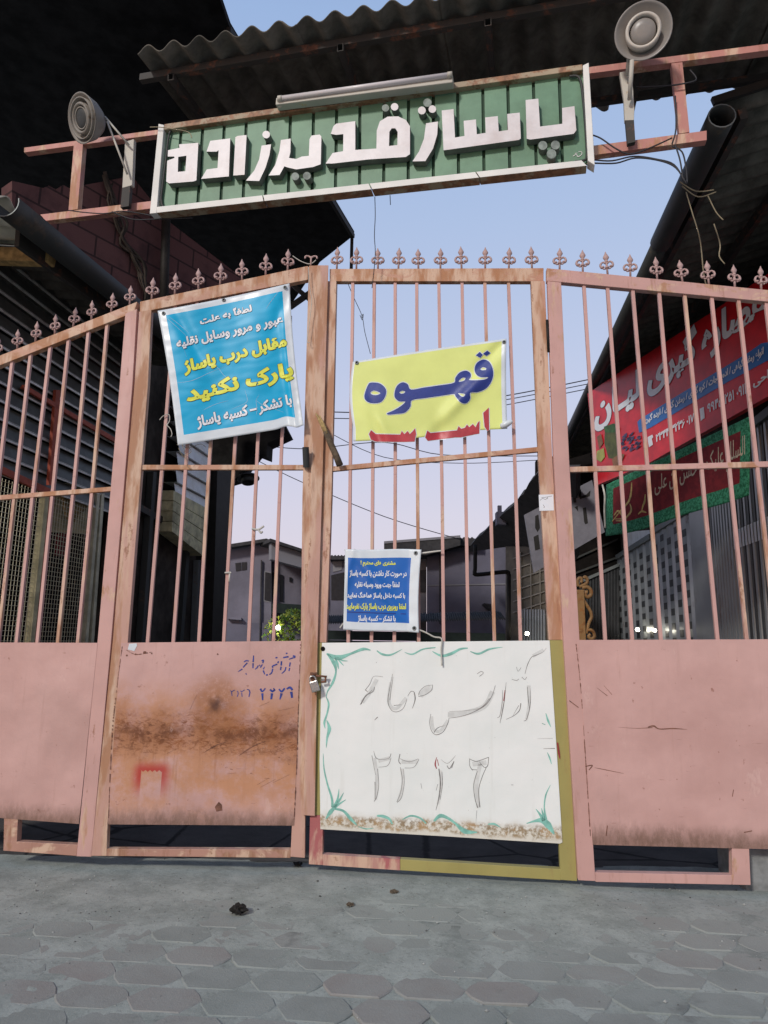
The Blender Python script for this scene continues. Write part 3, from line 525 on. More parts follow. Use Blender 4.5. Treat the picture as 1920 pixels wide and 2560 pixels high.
bars(t, FRL, [(882.5, 704), (936, 704), (988, 704), (1042, 704), (1097, 704), (1155, 704), (1212, 704), (1271, 704)], [(871, 1600), (929, 1600), (986, 1600), (1047, 1600), (1109, 1600), (1171, 1600), (1236, 1600), (1301, 1600)], ((829, 703), (1330, 703)))
obj('bottom_rail', MB().px(FRL, [(806, 2136), (1000, 2148), (1000, 2176), (806, 2163)], FB, BB), 'redpaint', t, bevel=.002)
obj('bottom_rail', MB().px(FRL, [(1000.5, 2148), (1402, 2173), (1402, 2201), (1000.5, 2176)], FB, BB), 'olive', t, bevel=.002)
t3 = t; S3 = MB().px(FRL, [(805, 1607), (1100, 1604), (1374, 1601), (1392, 1880), (1406, 2106), (1400, 2109), (1100, 2090), (801, 2073), (799, 1900)], FB - .006, FB - .0035)
for x in (842, 891, 945, 996, 1046, 1101, 1154, 1213, 1272, 1330): finial(t, FRL, x, 672, 1.02)
PG = lambda x, y, l=0: FRL.L(x, y, FB - .0072 - l)
for pts, wd in (([(95, 115), (170, 140), (250, 115), (330, 85), (380, 92)], [10, 34, 14, 20, 4]), ([(95, 112), (140, 170), (155, 230), (135, 300), (100, 360), (92, 400)], [6, 26, 10, 16, 7, 3]), ([(150, 140), (165, 180), (172, 215)], [12, 14, 2]), ([(165, 145), (185, 170), (205, 192)], [10, 9, 2]), ([(165, 140), (195, 158), (232, 162)], [10, 9, 2]),
                ([(92, 395), (108, 440), (98, 500), (80, 560), (85, 600)], [4, 12, 10, 14, 2]), ([(95, 545), (112, 600), (98, 660), (92, 725)], [3, 24, 12, 2]), ([(72, 760), (78, 860), (100, 960), (128, 1050), (132, 1110)], [2, 8, 10, 14, 16]), ([(90, 1185), (120, 1140), (160, 1100), (220, 1060)], [5, 28, 16, 2]), ([(140, 1110), (165, 1060), (175, 990)], [20, 14, 2]), ([(150, 1105), (180, 1060), (205, 1015)], [16, 12, 2]), ([(150, 1120), (205, 1135), (250, 1185), (290, 1225)], [14, 16, 22, 6]),
                ([(420, 95), (455, 118), (510, 122), (585, 85)], [6, 14, 12, 1]), ([(600, 105), (650, 118), (720, 85), (800, 75)], [2, 10, 9, 6]), ([(780, 100), (840, 128), (900, 115), (960, 85), (1010, 78)], [4, 16, 20, 14, 6]), ([(1025, 100), (1080, 115), (1150, 85), (1235, 72)], [4, 14, 12, 2]),
                ([(420, 1165), (460, 1168), (500, 1185), (520, 1220)], [10, 20, 16, 8]), ([(585, 1190), (640, 1165), (700, 1180), (740, 1215)], [4, 12, 12, 8]), ([(790, 1200), (830, 1165), (880, 1180), (930, 1215), (990, 1265), (1070, 1272)], [12, 26, 18, 14, 34, 6]), ([(1140, 1220), (1180, 1218), (1220, 1240)], [6, 14, 4]), ([(300, 1235), (350, 1250), (400, 1245)], [4, 8, 2]),
                ([(1390, 1215), (1440, 1200), (1490, 1195), (1530, 1225), (1570, 1285)], [4, 14, 34, 44, 6]), ([(1500, 1200), (1480, 1160), (1450, 1120)], [20, 16, 2]), ([(1505, 1195), (1495, 1150), (1487, 1115)], [20, 12, 2]), ([(1515, 1190), (1505, 1110), (1515, 1030), (1545, 965)], [20, 7, 9, 2]),
                ([(1515, 500), (1530, 550), (1548, 590)], [3, 14, 2]), ([(1490, 565), (1510, 575)], 4), ([(1525, 755), (1540, 790), (1552, 830)], [3, 10, 3])):
    ribbon(S3, cv(cG, pts), [q / 2.592 for q in (wd if isinstance(wd, list) else [wd, wd])], PG, 1)
# hand-painted lettering, worn down to its outlines
for pts, wd in (([(1520, 75), (1495, 105), (1450, 125), (1420, 140), (1395, 190), (1380, 245)], [1, 2, 6, 4, 5, 3]), ([(1325, 200), (1335, 228), (1355, 205)], 3), ([(1295, 280), (1325, 288), (1340, 278)], 4), ([(1360, 265), (1378, 282), (1392, 265)], 4), ([(1412, 320), (1416, 400), (1410, 470), (1390, 540), (1372, 550)], [2, 5, 7, 5, 3]), ([(1395, 330), (1402, 420), (1408, 470)], [5, 6, 2]),
                ([(1353, 435), (1345, 480), (1310, 515), (1258, 540)], [8, 6, 4, 3]), ([(1340, 450), (1300, 520)], [4, 1]), ([(1258, 300), (1248, 400), (1235, 480), (1218, 565)], [2, 6, 8, 2]), ([(1235, 350), (1232, 430), (1218, 515), (1200, 530)], [2, 5, 4, 2]),
                ([(1188, 320), (1165, 390), (1120, 450), (1035, 498), (960, 522), (890, 532)], [3, 5, 8, 6, 4, 2]), ([(1150, 405), (1100, 460), (1030, 480), (890, 490)], [5, 4, 2, 2]), ([(1070, 245), (1095, 230), (1110, 240), (1085, 262)], 4), ([(770, 505), (762, 560), (775, 615), (805, 640), (850, 620), (880, 565), (888, 530)], [3, 4, 4, 6, 4, 6, 3]), ([(790, 625), (815, 595), (860, 580)], [7, 5, 2]),
                ([(780, 315), (775, 350), (735, 380), (690, 392)], [4, 5, 4, 5]), ([(775, 318), (735, 325), (700, 355), (690, 385)], [3, 3, 4, 4]), ([(660, 360), (668, 410), (650, 470)], [4, 9, 2]), ([(620, 390), (640, 360), (662, 365), (670, 405)], [3, 4, 5, 6]), ([(522, 245), (505, 330), (492, 420), (510, 475), (545, 492), (590, 470), (615, 410)], [2, 4, 6, 4, 5, 4, 3]), ([(525, 265), (512, 350), (505, 415)], [3, 3, 5]), ([(530, 450), (580, 445)], [5, 3]),
                ([(460, 265), (400, 262), (375, 310), (345, 350)], [3, 2, 4, 5]), ([(405, 330), (395, 360), (350, 385), (318, 440)], [4, 6, 8, 9]), ([(390, 350), (340, 400), (312, 445)], [3, 5, 4]), ([(425, 525), (405, 545)], [7, 3]), ([(345, 350), (360, 360)], 6),
                ([(400, 745), (415, 790), (455, 800), (500, 790), (512, 762)], [2, 6, 3, 4, 5]), ([(388, 775), (400, 840), (412, 900)], [4, 3, 3]), ([(425, 860), (432, 960), (420, 1040), (402, 1072)], [4, 4, 5, 5]), ([(408, 945), (410, 1060)], [6, 3]), ([(430, 850), (490, 840), (512, 790)], [2, 4, 3]),
                ([(570, 765), (562, 810), (575, 830)], 6), ([(570, 795), (630, 815), (690, 795)], [3, 4, 3]), ([(600, 855), (660, 850), (692, 800)], [3, 3, 5]), ([(572, 850), (585, 930), (575, 1010), (550, 1075)], [4, 4, 4, 4]), ([(592, 860), (598, 950), (580, 1045), (552, 1078)], [3, 3, 4, 4]),
                ([(822, 860), (832, 950), (822, 1050), (802, 1130)], [8, 10, 9, 2]), ([(842, 880), (845, 960), (830, 1060)], [4, 5, 3]), ([(815, 960), (805, 1000)], 3), ([(835, 800), (880, 825), (930, 775)], [2, 3, 2]), ([(875, 840), (890, 860), (910, 830), (920, 812), (905, 855)], [6, 7, 6, 4, 5]),
                ([(1018, 795), (1060, 812), (1100, 802), (1145, 785)], [3, 6, 5, 4]), ([(1022, 795), (1022, 840), (1040, 870)], [4, 5, 6]), ([(1145, 785), (1138, 840), (1115, 850), (1085, 815)], [4, 6, 5, 3]), ([(1130, 850), (1100, 920), (1080, 1000), (1088, 1110)], [4, 5, 5, 8]), ([(1072, 875), (1048, 960), (1055, 1050), (1075, 1115)], [4, 5, 5, 7]), ([(1035, 865), (1072, 868)], 4),
                ([(1500, 730), (1575, 728)], [3, 5]), ([(1460, 665), (1560, 663)], [1, 2]), ([(705, 955), (712, 990)], 3), ([(1290, 965), (1305, 965)], 4), ([(1068, 1130), (1062, 1210)], [3, 1]), ([(1490, 565), (1512, 574)], 3)):
    ribbon(S3, cv(cG, pts), [q * .72 / 2.592 for q in (wd if isinstance(wd, list) else [wd, wd])], PG, 2)
for pts, wd in (([(1400, 320), (1405, 430), (1390, 540)], 16), ([(1170, 360), (1110, 460), (960, 505), (880, 510)], 34), ([(775, 520), (785, 600), (830, 615), (880, 545)], 20), ([(512, 300), (498, 430), (545, 470), (610, 400)], 22), ([(770, 330), (700, 385)], 40), ([(420, 280), (370, 370), (325, 430)], 26), ([(405, 790), (418, 900), (412, 1060)], 18), ([(430, 810), (505, 790)], 24), ([(580, 860), (588, 960), (560, 1065)], 18), ([(580, 815), (680, 815)], 26), ([(832, 870), (836, 980), (815, 1090)], 16), ([(1090, 830), (1065, 960), (1078, 1110)], 26), ([(1040, 830), (1130, 820)], 30), ([(1500, 90), (1430, 130)], 22)):
    ribbon(S3, cv(cG, pts), [wd / 2.592] * 2, lambda x, y, l=0: FRL.L(x, y, FB - .0066), 3)
for pts, wd in (([(1250, 350), (1243, 420)], [3, 8]), ([(808, 785), (798, 830), (808, 860)], [2, 9, 5]), ([(812, 800), (820, 840)], 4), ([(1590, 690), (1600, 760), (1606, 795)], [8, 12, 4])): ribbon(S3, cv(cG, pts), [q / 2.592 for q in (wd if isinstance(wd, list) else [wd, wd])], PG, 4)
S3.px(FRL, ellipse(807, 1622, 5.5, 6), FB - .0085, FB - .007, 5)
obj('sheet', S3, ['white_sheet', 'mint', 'pencil', 'smear', 'inkred', 'void'], t3)
# right fixed panel
t = thing('side_gate', FRP, 'pink fixed gate panel standing in front of the red shop sign', 'gate', 'four sections of the pink gate')
obj('top_rail', MB().px(FRP, [(1367, 670), (1920, 725), (2200, 753), (2200, 782), (1920, 754), (1403, 705), (1367, 702)], FB, BB), 'pinkworn', t, bevel=.002)
obj('stile', MB().px(FRP, [(1369, 702.5), (1403, 706), (1423, 1150), (1449, 1600), (1489, 2203), (1446, 2201), (1409, 1600), (1385, 1150)], FB - .001, BB), 'pink', t, bevel=.002)
obj('mid_rail', MB().px(FRP, [(1422, 1167), (1920, 1153), (2200, 1145), (2200, 1158), (1920, 1167), (1422, 1180)], -.014, .012), 'pinkworn', t, bevel=.0015)
bars(t, FRP, [(1459, 707), (1518, 715), (1581, 722), (1647, 728), (1710.6, 735), (1778, 740), (1845, 748), (1914, 754), (1984, 762)], [(1512.6, 1598), (1580, 1598), (1651.6, 1598), (1721, 1598), (1793, 1598), (1866, 1598), (1940, 1598), (2015, 1598), (2091, 1598)], ((1403, 705), (1920, 754)), mat='pinkbar')
t4 = t; S4 = MB().px(FRP, [(1443, 1600), (2200, 1597), (2200, 2130), (1920, 2123), (1482, 2112)], FB - .0025, FB + .0005)
obj('bottom_rail', MB().px(FRP, [(1488, 2181), (1832, 2188), (1830, 2212), (1489, 2205)], FB, BB), 'pink', t, bevel=.002)
obj('leg', MB().px(FRP, [(1830, 2100), (1872, 2102), (1877, 2213), (1831, 2212)], FB, BB), 'pink', t, bevel=.002)
for x in (1399, 1457, 1519, 1576, 1643, 1706, 1772, 1837, 1903, 1970): finial(t, FRP, x, lerp_y(x, (1367, 670), (1920, 725)), 1.02)
PR = lambda x, y, l=0: FRP.L(x, y, FB - .0035)
for pts, wd in (([(1010, 290), (1090, 295), (1160, 292)], [.3, 1.5, 3]), ([(1140, 290), (1165, 285), (1190, 298), (1250, 296), (1310, 300)], [3, 7, 4, 5, .5]), ([(870, 460), (900, 455), (885, 475)], 4), ([(910, 465), (960, 475), (1035, 490)], [1, 3, 1]), ([(920, 120), (965, 155)], [1, 3]), ([(950, 110), (985, 150)], [1, 2]), ([(1510, 560), (1505, 590)], 3), ([(965, 715), (960, 760)], 4), ([(1555, 745), (1590, 738)], 4), ([(800, 175), (840, 205)], 3)):
    ribbon(S4, cv(cQ8, pts), [q / 1.728 for q in (wd if isinstance(wd, list) else [wd, wd])], PR, 1)
def weld(mb, pts, surf, mi, k=1.0):
    P = smooth([Vector((*p, 0)) for p in pts], 22)
    for i in range(len(P) - 1):
        if random.random() < .72: ribbon(mb, [P[i].xy, P[i + 1].xy], [random.uniform(.4, 2.6) * k, random.uniform(.4, 2.6) * k], surf, mi)
weld(S4, [(1440, 1610), (1452, 1720), (1464, 1900), (1476, 2090)], PR, 1); obj('sheet', S4, ['sheet3', 'scratch'], t4)
weld(S2, [(306, 1612), (288, 1750), (279, 1850), (271, 2050)], PL, 2); weld(S2, [(751, 1610), (746, 1760), (742, 1900), (735, 2050)], PL, 2); weld(S2, [(316, 1625), (340, 1636), (380, 1630)], PL, 2)
for x, y, r_ in ((625, 918, 8), (655, 922, 4), (585, 925, 4), (548, 930, 5), (940, 925, 4)): S2.add([PL(*cQ5(x + r_ * math.cos(a) * random.uniform(.6, 1.2), y + r_ * math.sin(a) * random.uniform(.6, 1.2)), .0002) for a in [-k * .785 for k in range(8)]], [tuple(range(8))], 2)
S2.add([PL(*cQ5(*p), .0004) for p in ((558, 880), (552, 905), (580, 912), (592, 888), (590, 878))], [tuple(range(5))], 3); S2.add([PL(*cQ7(*p), .0004) for p in ((945, 612), (928, 635), (935, 655), (960, 650), (958, 625))], [tuple(range(5))], 2)
obj('sheet', S2, ['sheet2', 'penblue', 'scratch', 'vwhite'], t2)
# hinges, tape, padlock, sticks
m = MB()
for x, y0, y1 in ((1367.5, 800, 880),): m.tube([FRP.L(x, y0, -.012), FRP.L(x + 4, y1, -.012)], .008, 8)
tag(obj('hinge', m, 'black', None, FRP), 'black barrel hinge between the right leaf and the right fixed panel', 'hinge')
mb = MB().px(FRL, cv(cK, [(1133, 343), (1278, 338), (1283, 498), (1140, 502)]), FB - .003, FB - .0018)
for pts in ([(1145, 400), (1170, 380), (1200, 390), (1220, 370), (1215, 385)], [(1160, 372), (1200, 368), (1265, 355)], [(1175, 440), (1190, 465), (1180, 470)]): ribbon(mb, cv(cK, pts), [1, 1], lambda x, y, l=0: FRL.L(x, y, FB - .0034), 1)
tag(obj('paper_label', mb, ['twhite', 'pencil'], None, FRL), 'small white paper label with scribbled lines, stuck on the stile of the right gate leaf', 'label')
FK = FLL.at(0, 0, 0); pk = thing('padlock', FK, 'silver steel padlock hanging on the bolt where the two gate leaves meet', 'padlock')
y = -.062; c0 = cH(1278, 600); ax = Vector((.34, 0, -1)).normalized(); P0 = FLL.L(*c0, y); sd = Vector((-ax.z, 0, ax.x))
m = MB(); prof = []
for sx_, sz_ in ((-1, -1), (1, -1), (1, 1), (-1, 1)): prof.append(P0 + sd * sx_ * .0225 + ax * sz_ * .029 + Vector((0, -.011, 0)))
m.prism(prof, (0, .022, 0)); obj('body', m, 'chrome', pk, bevel=.005)
m = MB(); tp = P0 - ax * .028; m.tube(smooth([tp - sd * .0155, tp - sd * .0155 - ax * .012, tp - sd * .011 - ax * .023, tp - ax * .027, tp + sd * .011 - ax * .023, tp + sd * .0155 - ax * .012, tp + sd * .0155], 5), .0042, 8); obj('shackle', m, 'chrome', pk)
bt = thing('gate_bolt', FLL, 'rusty hasp and bolt that the padlock closes across the gate leaves', 'bolt')
m = MB()
for a, b in (((1240, 440), (1310, 432)), ((1232, 488), (1300, 480))): m.beam(FLL.L(*cH(*a), -.045), FLL.L(*cH(*b), -.045), .011, .016, (0, 1, 0))
m.beam(FLL.L(*cH(1236, 420), -.042), FLL.L(*cH(1232, 505), -.042), .014, .012, (0, 1, 0)); obj('hasp', m, 'rustpure', bt, bevel=.002)
m = MB(); m.tube([FLL.L(*cH(1300, 462), -.052), FLL.L(*cH(1438, 476), -.052)], .0055, 8); m.tube([FLL.L(*cH(1360, 545), -.05), FLL.L(*cH(1430, 540), -.05)], .006, 8); m.tube([FLL.L(*cH(1418, 470), -.05), FLL.L(*cH(1420, 545), -.05)], .005, 8); obj('rod', m, 'rustpure', bt)
m = MB(); P = [FLL.L(*cI(*q), -.055) for q in ((405, 1930), (370, 1840), (320, 1730), (275, 1620))]; m.tube(P, [.020, .019, .0185, .017], 10)
P2 = [FLL.L(*cI(*q), -.055) for q in ((280, 1640), (240, 1560), (205, 1490), (182, 1450))]; m.tube(P2, [.013, .011, .008, .003], 7, 1); P3 = [FLL.L(*cI(*q), -.062) for q in ((285, 1640), (262, 1570), (218, 1470))]; m.tube(P3, [.012, .009, .003], 6, 1)
tag(obj('broken_stick', m, ['stickbark', 'stickwood'], None, FLL), 'broken wooden stick with a splintered pale end, jammed behind the meeting stile', 'stick')

# ------------------------------------------------------------------ passage sign on its truss
ts = FS.at(0, .02, 3.85)
st = thing('sign_truss', ts, 'pink steel truss that carries the green sign under the corrugated canopy', 'truss')
for pts in ([(60, 369), (395, 324), (395, 336), (60, 381)], [(1470, 168), (1930, 108), (2100, 86), (2100, 102), (1930, 124), (1470, 184)], [(100, 536), (380, 502), (380, 521), (114, 552)], [(1480, 364), (1767, 326), (1767, 350), (1480, 388)]):
    obj('chord', MB().px(ts, pts, .04, .085), 'truss', st, bevel=.002)
for pts in ([(185, 354), (208, 352), (194, 523), (171, 526)], [(1678, 158), (1706, 155), (1724, 330), (1698, 334)]): obj('upright', MB().px(ts, pts, .038, .08), 'truss', st, bevel=.002)
obj('chord', MB().px(ts, [(395, 328), (1470, 170), (1470, 184), (395, 340)], .04, .085), 'truss', st)
obj('chord', MB().px(ts, [(380, 505), (1480, 367), (1480, 386), (380, 522)], .07, .105), 'truss', st)
fg = FS.at(0, -.05, 3.86); sg = thing('shop_sign', fg, 'long green slatted sign with raised white Persian letters over the gate', 'sign')
TLo, TRo, BRo, BLo = (396, 309), (1472, 156), (1487, 412.5), (374, 534)
def q4(a, b, c, d): return [a, b, c, d]
TLi, TRi, BRi, BLi = (417, 322), (1452, 176), (1470, 402), (412, 521)
obj('frame_side', MB().px(fg, [TLo, (410, 312), (391, 532.5), BLo], 0, .07), 'signwhite', sg, bevel=.003)
obj('frame_side', MB().px(fg, [(1457, 163), TRo, BRo, (1470, 402)], 0, .07), 'signwhite', sg, bevel=.003)
obj('frame_top', MB().px(fg, [(410.5, 310), (1456.5, 160), (1456.5, 174), (410, 324)], .002, .07), 'signrust', sg, bevel=.003)
for k in range(4):
    a, b = k / 4, (k + 1) / 4 - .002; L_ = lambda A_, B_, t_: (A_[0] + (B_[0] - A_[0]) * t_, A_[1] + (B_[1] - A_[1]) * t_)
    obj('frame_bottom', MB().px(fg, [L_((391.5, 517), (1456, 397 + 3), a), L_((391.5, 517), (1456, 400), b), L_((391.5, 532), (1469.5, 414), b), L_((391.5, 532), (1469.5, 414), a)], .001 * k % .002, .07, 0, 1), ['signwhite', 'signrust'], sg, bevel=.002)
m = MB().px(fg, [(400, 318), (1468, 168), (1478, 405), (385, 525)], .050, .066, 1)
gt = [cA(x, 0)[0] for x in (240, 395, 548, 705, 862, 1020, 1185, 1350, 1515)] + [cB(x, 0)[0] for x in (118, 290, 467, 640, 820, 998, 1180, 1365)]
gb = [cA(x, 0)[0] for x in (200, 355, 520, 680, 840, 1003, 1172, 1340, 1513)] + [cB(x, 0)[0] for x in (112, 287, 467, 648, 830, 1015, 1205, 1392)]
tA = [417 - 8] + gt + [1462]; bA = [408 - 12] + gb + [1474]
for i in range(len(tA) - 1):
    xa, xb, ya, yb = tA[i] + 4, tA[i + 1] - 4, bA[i] + 4, bA[i + 1] - 4
    m.px(fg, [(xa, 318 - (xa - 396) * .139), (xb, 318 - (xb - 396) * .139), (yb, 528 - (yb - 374) * .1085), (ya, 528 - (ya - 374) * .1085)], .036 + .002 * (i % 2), .049, 0)
obj('slat_panel', m, ['slat', 'groove'], sg)
obj('inner_trim', MB().tube(smooth([fg.L(*cA(*p), .02) for p in ((240, 470), (180, 490), (150, 540), (130, 700), (105, 900), (95, 1000), (115, 1060), (160, 1062))], 4), .008, 6), 'gutter', sg)
obj('inner_trim', MB().tube(smooth([fg.L(*cB(*p), .02) for p in ((1440, 175), (1500, 175), (1525, 230), (1545, 400), (1560, 600), (1565, 740), (1545, 775), (1480, 785))], 4), .008, 6), 'gutter', sg)
def letter(c, pts, holes=(), n='letter', mt='letter'): obj(n, MB().px(fg, cv(c, pts), -.012, .034, 0, 1, [cv(c, h) for h in holes]), [mt, 'letterside'], sg)
letter(cA, [(143, 645), (225, 628), (222, 603), (360, 592), (346, 860), (325, 868), (150, 882), (130, 868), (138, 720), (190, 700), (188, 690), (141, 690)], [[(216, 692), (275, 684), (267, 795), (213, 800)]])
letter(cA, [(445, 578), (588, 560), (578, 832), (380, 850), (420, 782), (497, 772), (505, 645), (490, 655), (418, 655)])
letter(cA, [(625, 552), (640, 543), (705, 536), (690, 820), (610, 826)])
letter(cA, [(812, 612), (880, 603), (868, 680), (840, 770), (795, 865), (700, 862), (760, 790), (795, 710)])
letter(cA, [(950, 572), (1020, 562), (1018, 660), (1008, 700), (1060, 708), (1100, 690), (1150, 685), (1155, 565), (1170, 540), (1228, 533), (1240, 548), (1235, 745), (1180, 765), (1060, 782), (1000, 768), (975, 760), (940, 822), (862, 826), (910, 750), (940, 650)])
letter(cA, [(1307, 528), (1325, 475), (1345, 455), (1482, 437), (1482, 643), (1633, 633), (1636, 503), (1658, 438), (1713, 405), (1788, 403), (1843, 428), (1873, 473), (1873, 673), (1843, 693), (1573, 711), (1320, 740), (1270, 740), (1320, 665), (1395, 652), (1397, 530), (1345, 535)], [[(1723, 615), (1726, 513), (1743, 488), (1768, 488), (1785, 513), (1783, 608)]])
letter(cB, [(415, 510), (500, 497), (495, 590), (465, 690), (410, 780), (318, 782), (365, 710), (400, 620)])
letter(cB, [(527, 418), (612, 408), (622, 612), (690, 600), (684, 492), (772, 482), (778, 588), (842, 578), (838, 468), (928, 458), (935, 568), (1000, 558), (995, 443), (1085, 433), (1093, 618), (1080, 628), (540, 703)])
letter(cB, [(1127, 343), (1218, 333), (1230, 533), (1390, 513), (1388, 400), (1476, 387), (1490, 560), (1470, 585), (1160, 626), (1135, 620)])
for c, x, y, r, mt in ((cA, 845, 533, 27, 'letter'), (cA, 1052, 832, 28, 'lettergrey'), (cA, 1136, 828, 28, 'lettergrey'), (cB, 190, 392, 27, 'letter'), (cB, 125, 400, 26, 'lettergrey'), (cB, 385, 418, 28, 'letter'), (cB, 460, 408, 27, 'letter'), (cB, 425, 362, 30, 'lettergrey'), (cB, 1250, 668, 32, 'lettergrey'), (cB, 1340, 665, 32, 'lettergrey'), (cB, 1312, 728, 34, 'lettergrey')):
    letter(c, ellipse(x, y, r, r, 18), (), 'letter_dot', mt)
m = MB()
for pts in ([(1465, 745), (1490, 732), (1500, 748), (1525, 735), (1528, 715), (1505, 712)], [(1480, 725), (1500, 722)]): ribbon(m, cv(cB, pts), [1.2, 1.6, 1.], lambda x, y, l=0: fg.L(x, y, .0345))
obj('signature_lettering', m, 'letter', sg)
fl = fg.at(0, 0, .0); tl_ = thing('tube_light', fl, 'fluorescent tube fitting lying along the top edge of the green sign', 'light')
A_, B_ = fl.L(*cA(925, 318), -.03), fl.L(*cB(610, 215), -.03); m = MB(); m.beam(A_, B_, .055, .05, (0, 0, 1)); obj('housing', m, 'beige', tl_, bevel=.004)
A2, B2 = fl.L(*cA(935, 278), -.065), fl.L(*cB(598, 163), -.065); d = (B2 - A2).normalized()
obj('tube', MB().tube([A2 + d * .02, B2 - d * .02], .0155, 14), 'tube', tl_)
for a, b in ((A2, A2 + d * .02), (B2 - d * .02, B2)): obj('end_cap', MB().tube([a - d * .004, b + d * .004], .018, 12), 'beige', tl_); obj('lamp_holder', MB().beam(a + Vector((0, 0, 0)), a + Vector((0, .035, -.03)), .02, .02, (1, 0, 0)), 'beige', tl_)
# floodlights
def flood(nm_lab, centre, axis, arm, plate, r, rings):
    f = FS.at(0, 0, 4.0); t = thing('floodlight', f, nm_lab, 'floodlight', 'round floodlights on the sign truss'); c = f.L(*centre[:2], centre[2]); a = Vector(axis).normalized()
    obj('reflector', MB().lathe([(r * .30, -.13), (r * .55, -.115), (r * .80, -.07), (r * .98, -.008), (r, .0), (r * 1.02, .006), (r * .985, .008), (r * .93, .0), (r * .72, -.03), (r * .58, -.05)], c, a, 40), 'shademetal' if rings else 'lens', t)
    obj('trim_ring', MB().lathe([(r * .60, -.05), (r * .63, .012), (r * .56, .020), (r * .50, .010), (r * .50, -.06)], c, a, 36), 'shademetal' if rings else 'ring', t)
    if rings:
        for k in (.80, .42): obj('trim_ring', MB().lathe([(r * k, -.03), (r * (k + .03), .012), (r * (k - .02), .012), (r * (k - .02), -.03)], c, a, 36), 'shademetal', t)
    obj('lens', MB().lathe([(r * .455, -.03), (r * .45, .0), (r * .41, .008), (r * .2, .012), (.0005, .013)], c, a, 36), 'gutter' if rings else 'lens', t); obj('gap_ring', MB().lathe([(r * .50, -.022), (r * .44, -.022)], c, a, 36), 'void', t)  # dark gutter colour on the left floodlight's lens stands in for shade
    obj('bracket_plate', MB().px(f, plate, .0, .03), 'beige', t, bevel=.003)
    for p, q, rr in arm: obj('arm', MB().tube([f.L(*p), f.L(*q)], rr, 8), 'beige', t)
    return t
flood('round floodlight at the right end of the sign, its milky lens facing out', (1608, 78, -.16), (-.10, -.93, -.34), [((1572, 140, -.10), (1568, 190, -.03), .011), ((1580, 150, -.12), (1574, 250, -.03), .012)], cv(cQ2, [(1018, 312), (1070, 300), (1082, 470), (1080, 520), (1040, 520), (1036, 430)]), .148, False)
flood('round floodlight at the left end of the sign, turned sideways towards the dark roof', (206, 296, -.16), (-.40, -.83, -.40), [((268, 304, -.10), (318, 435, -.03), .007), ((262, 292, -.10), (322, 362, -.03), .007)], cv(cQ1, [(540, 612), (578, 600), (570, 800), (528, 812)]), .15, True)  # darker ring and lens colours stand in for the shade on this floodlight
m = MB().px(FS.at(0, 0, 4), cv(cQ2, [(1043, 520), (1080, 518), (1086, 612), (1052, 620)]), .0, .03); tag(obj('mounting_bar', m, 'darksteel', None, FS.at(0, 0, 4)), 'dark steel stub that joins the right floodlight to the lower truss chord', 'bracket')
m = MB().px(FS.at(0, 0, 4), cv(cQ1, [(528, 812), (562, 803), (556, 890), (520, 896)]), .0, .03); tag(obj('mounting_bar', m, 'darksteel', None, FS.at(0, 0, 4)), 'dark steel stub that joins the left floodlight to the lower truss chord', 'bracket')
# ------------------------------------------------------------------ corrugated canopy over the sign
fc = FS.at(0, 0, 4.8); ct = thing('canopy', fc, 'dark corrugated canopy roof over the green sign', 'canopy')
YN, YF, ZN, ZF, PW = -.25, 1.02, .09, .245, .177
def corr(nu, fn, nrm, amp, m=None, thick=.006, n2=14, waves=10, ph=0):
    m = m or MB(); nrm = Vector(nrm)
    return m.grid(lambda u, v: Vector(fn(u, v)) + nrm * amp * math.sin(2 * math.pi * (u * waves + ph)), int(waves * n2), nu, None, True, nrm * thick)
X0 = -1.62
for k in range(6):
    xa = X0 + k * PW * 5.5; xb = xa + PW * 6.05; dz = .012 * (k % 2) ; dy = random.uniform(-.03, .03)
    corr(6, lambda u, v: (xa + (xb - xa) * u, YN + dy + (YF - YN) * v, ZN + dz + (ZF - ZN) * v), (0, -.12, .99), .028, (m := MB()), waves=6.05, ph=(xa / PW) % 1)
    obj('roof_sheet', m, 'asb', ct)
zr = lambda y: ZN + (ZF - ZN) * (y - YN) / (YF - YN) - .045
obj('purlin', MB().beam((-1.70, -.07, zr(-.07) - .012), (2.6, -.07, zr(-.07) - .012), .04, .05), 'darksteel', ct, bevel=.002)
obj('purlin', MB().beam((-1.70, .86, zr(.86) - .012), (2.6, .86, zr(.86) - .012), .04, .05), 'darksteel', ct, bevel=.002)
for p in ((432, 152), (852, 103), (1220, 58), (1640, -10)):
    q = fc.L(*p, -.09); m = MB(); z = zr(-.09) - .06
    for dx in (-.018, .018): m.beam((q.x + dx, -.10, z), (q.x + dx, .98, zr(.98) - .06), .004, .05)
    for e in (-.025, .025): m.beam((q.x, -.10, z + e), (q.x, .98, zr(.98) - .06 + e), .032, .004)
    obj('rafter', m, 'darksteel', ct)

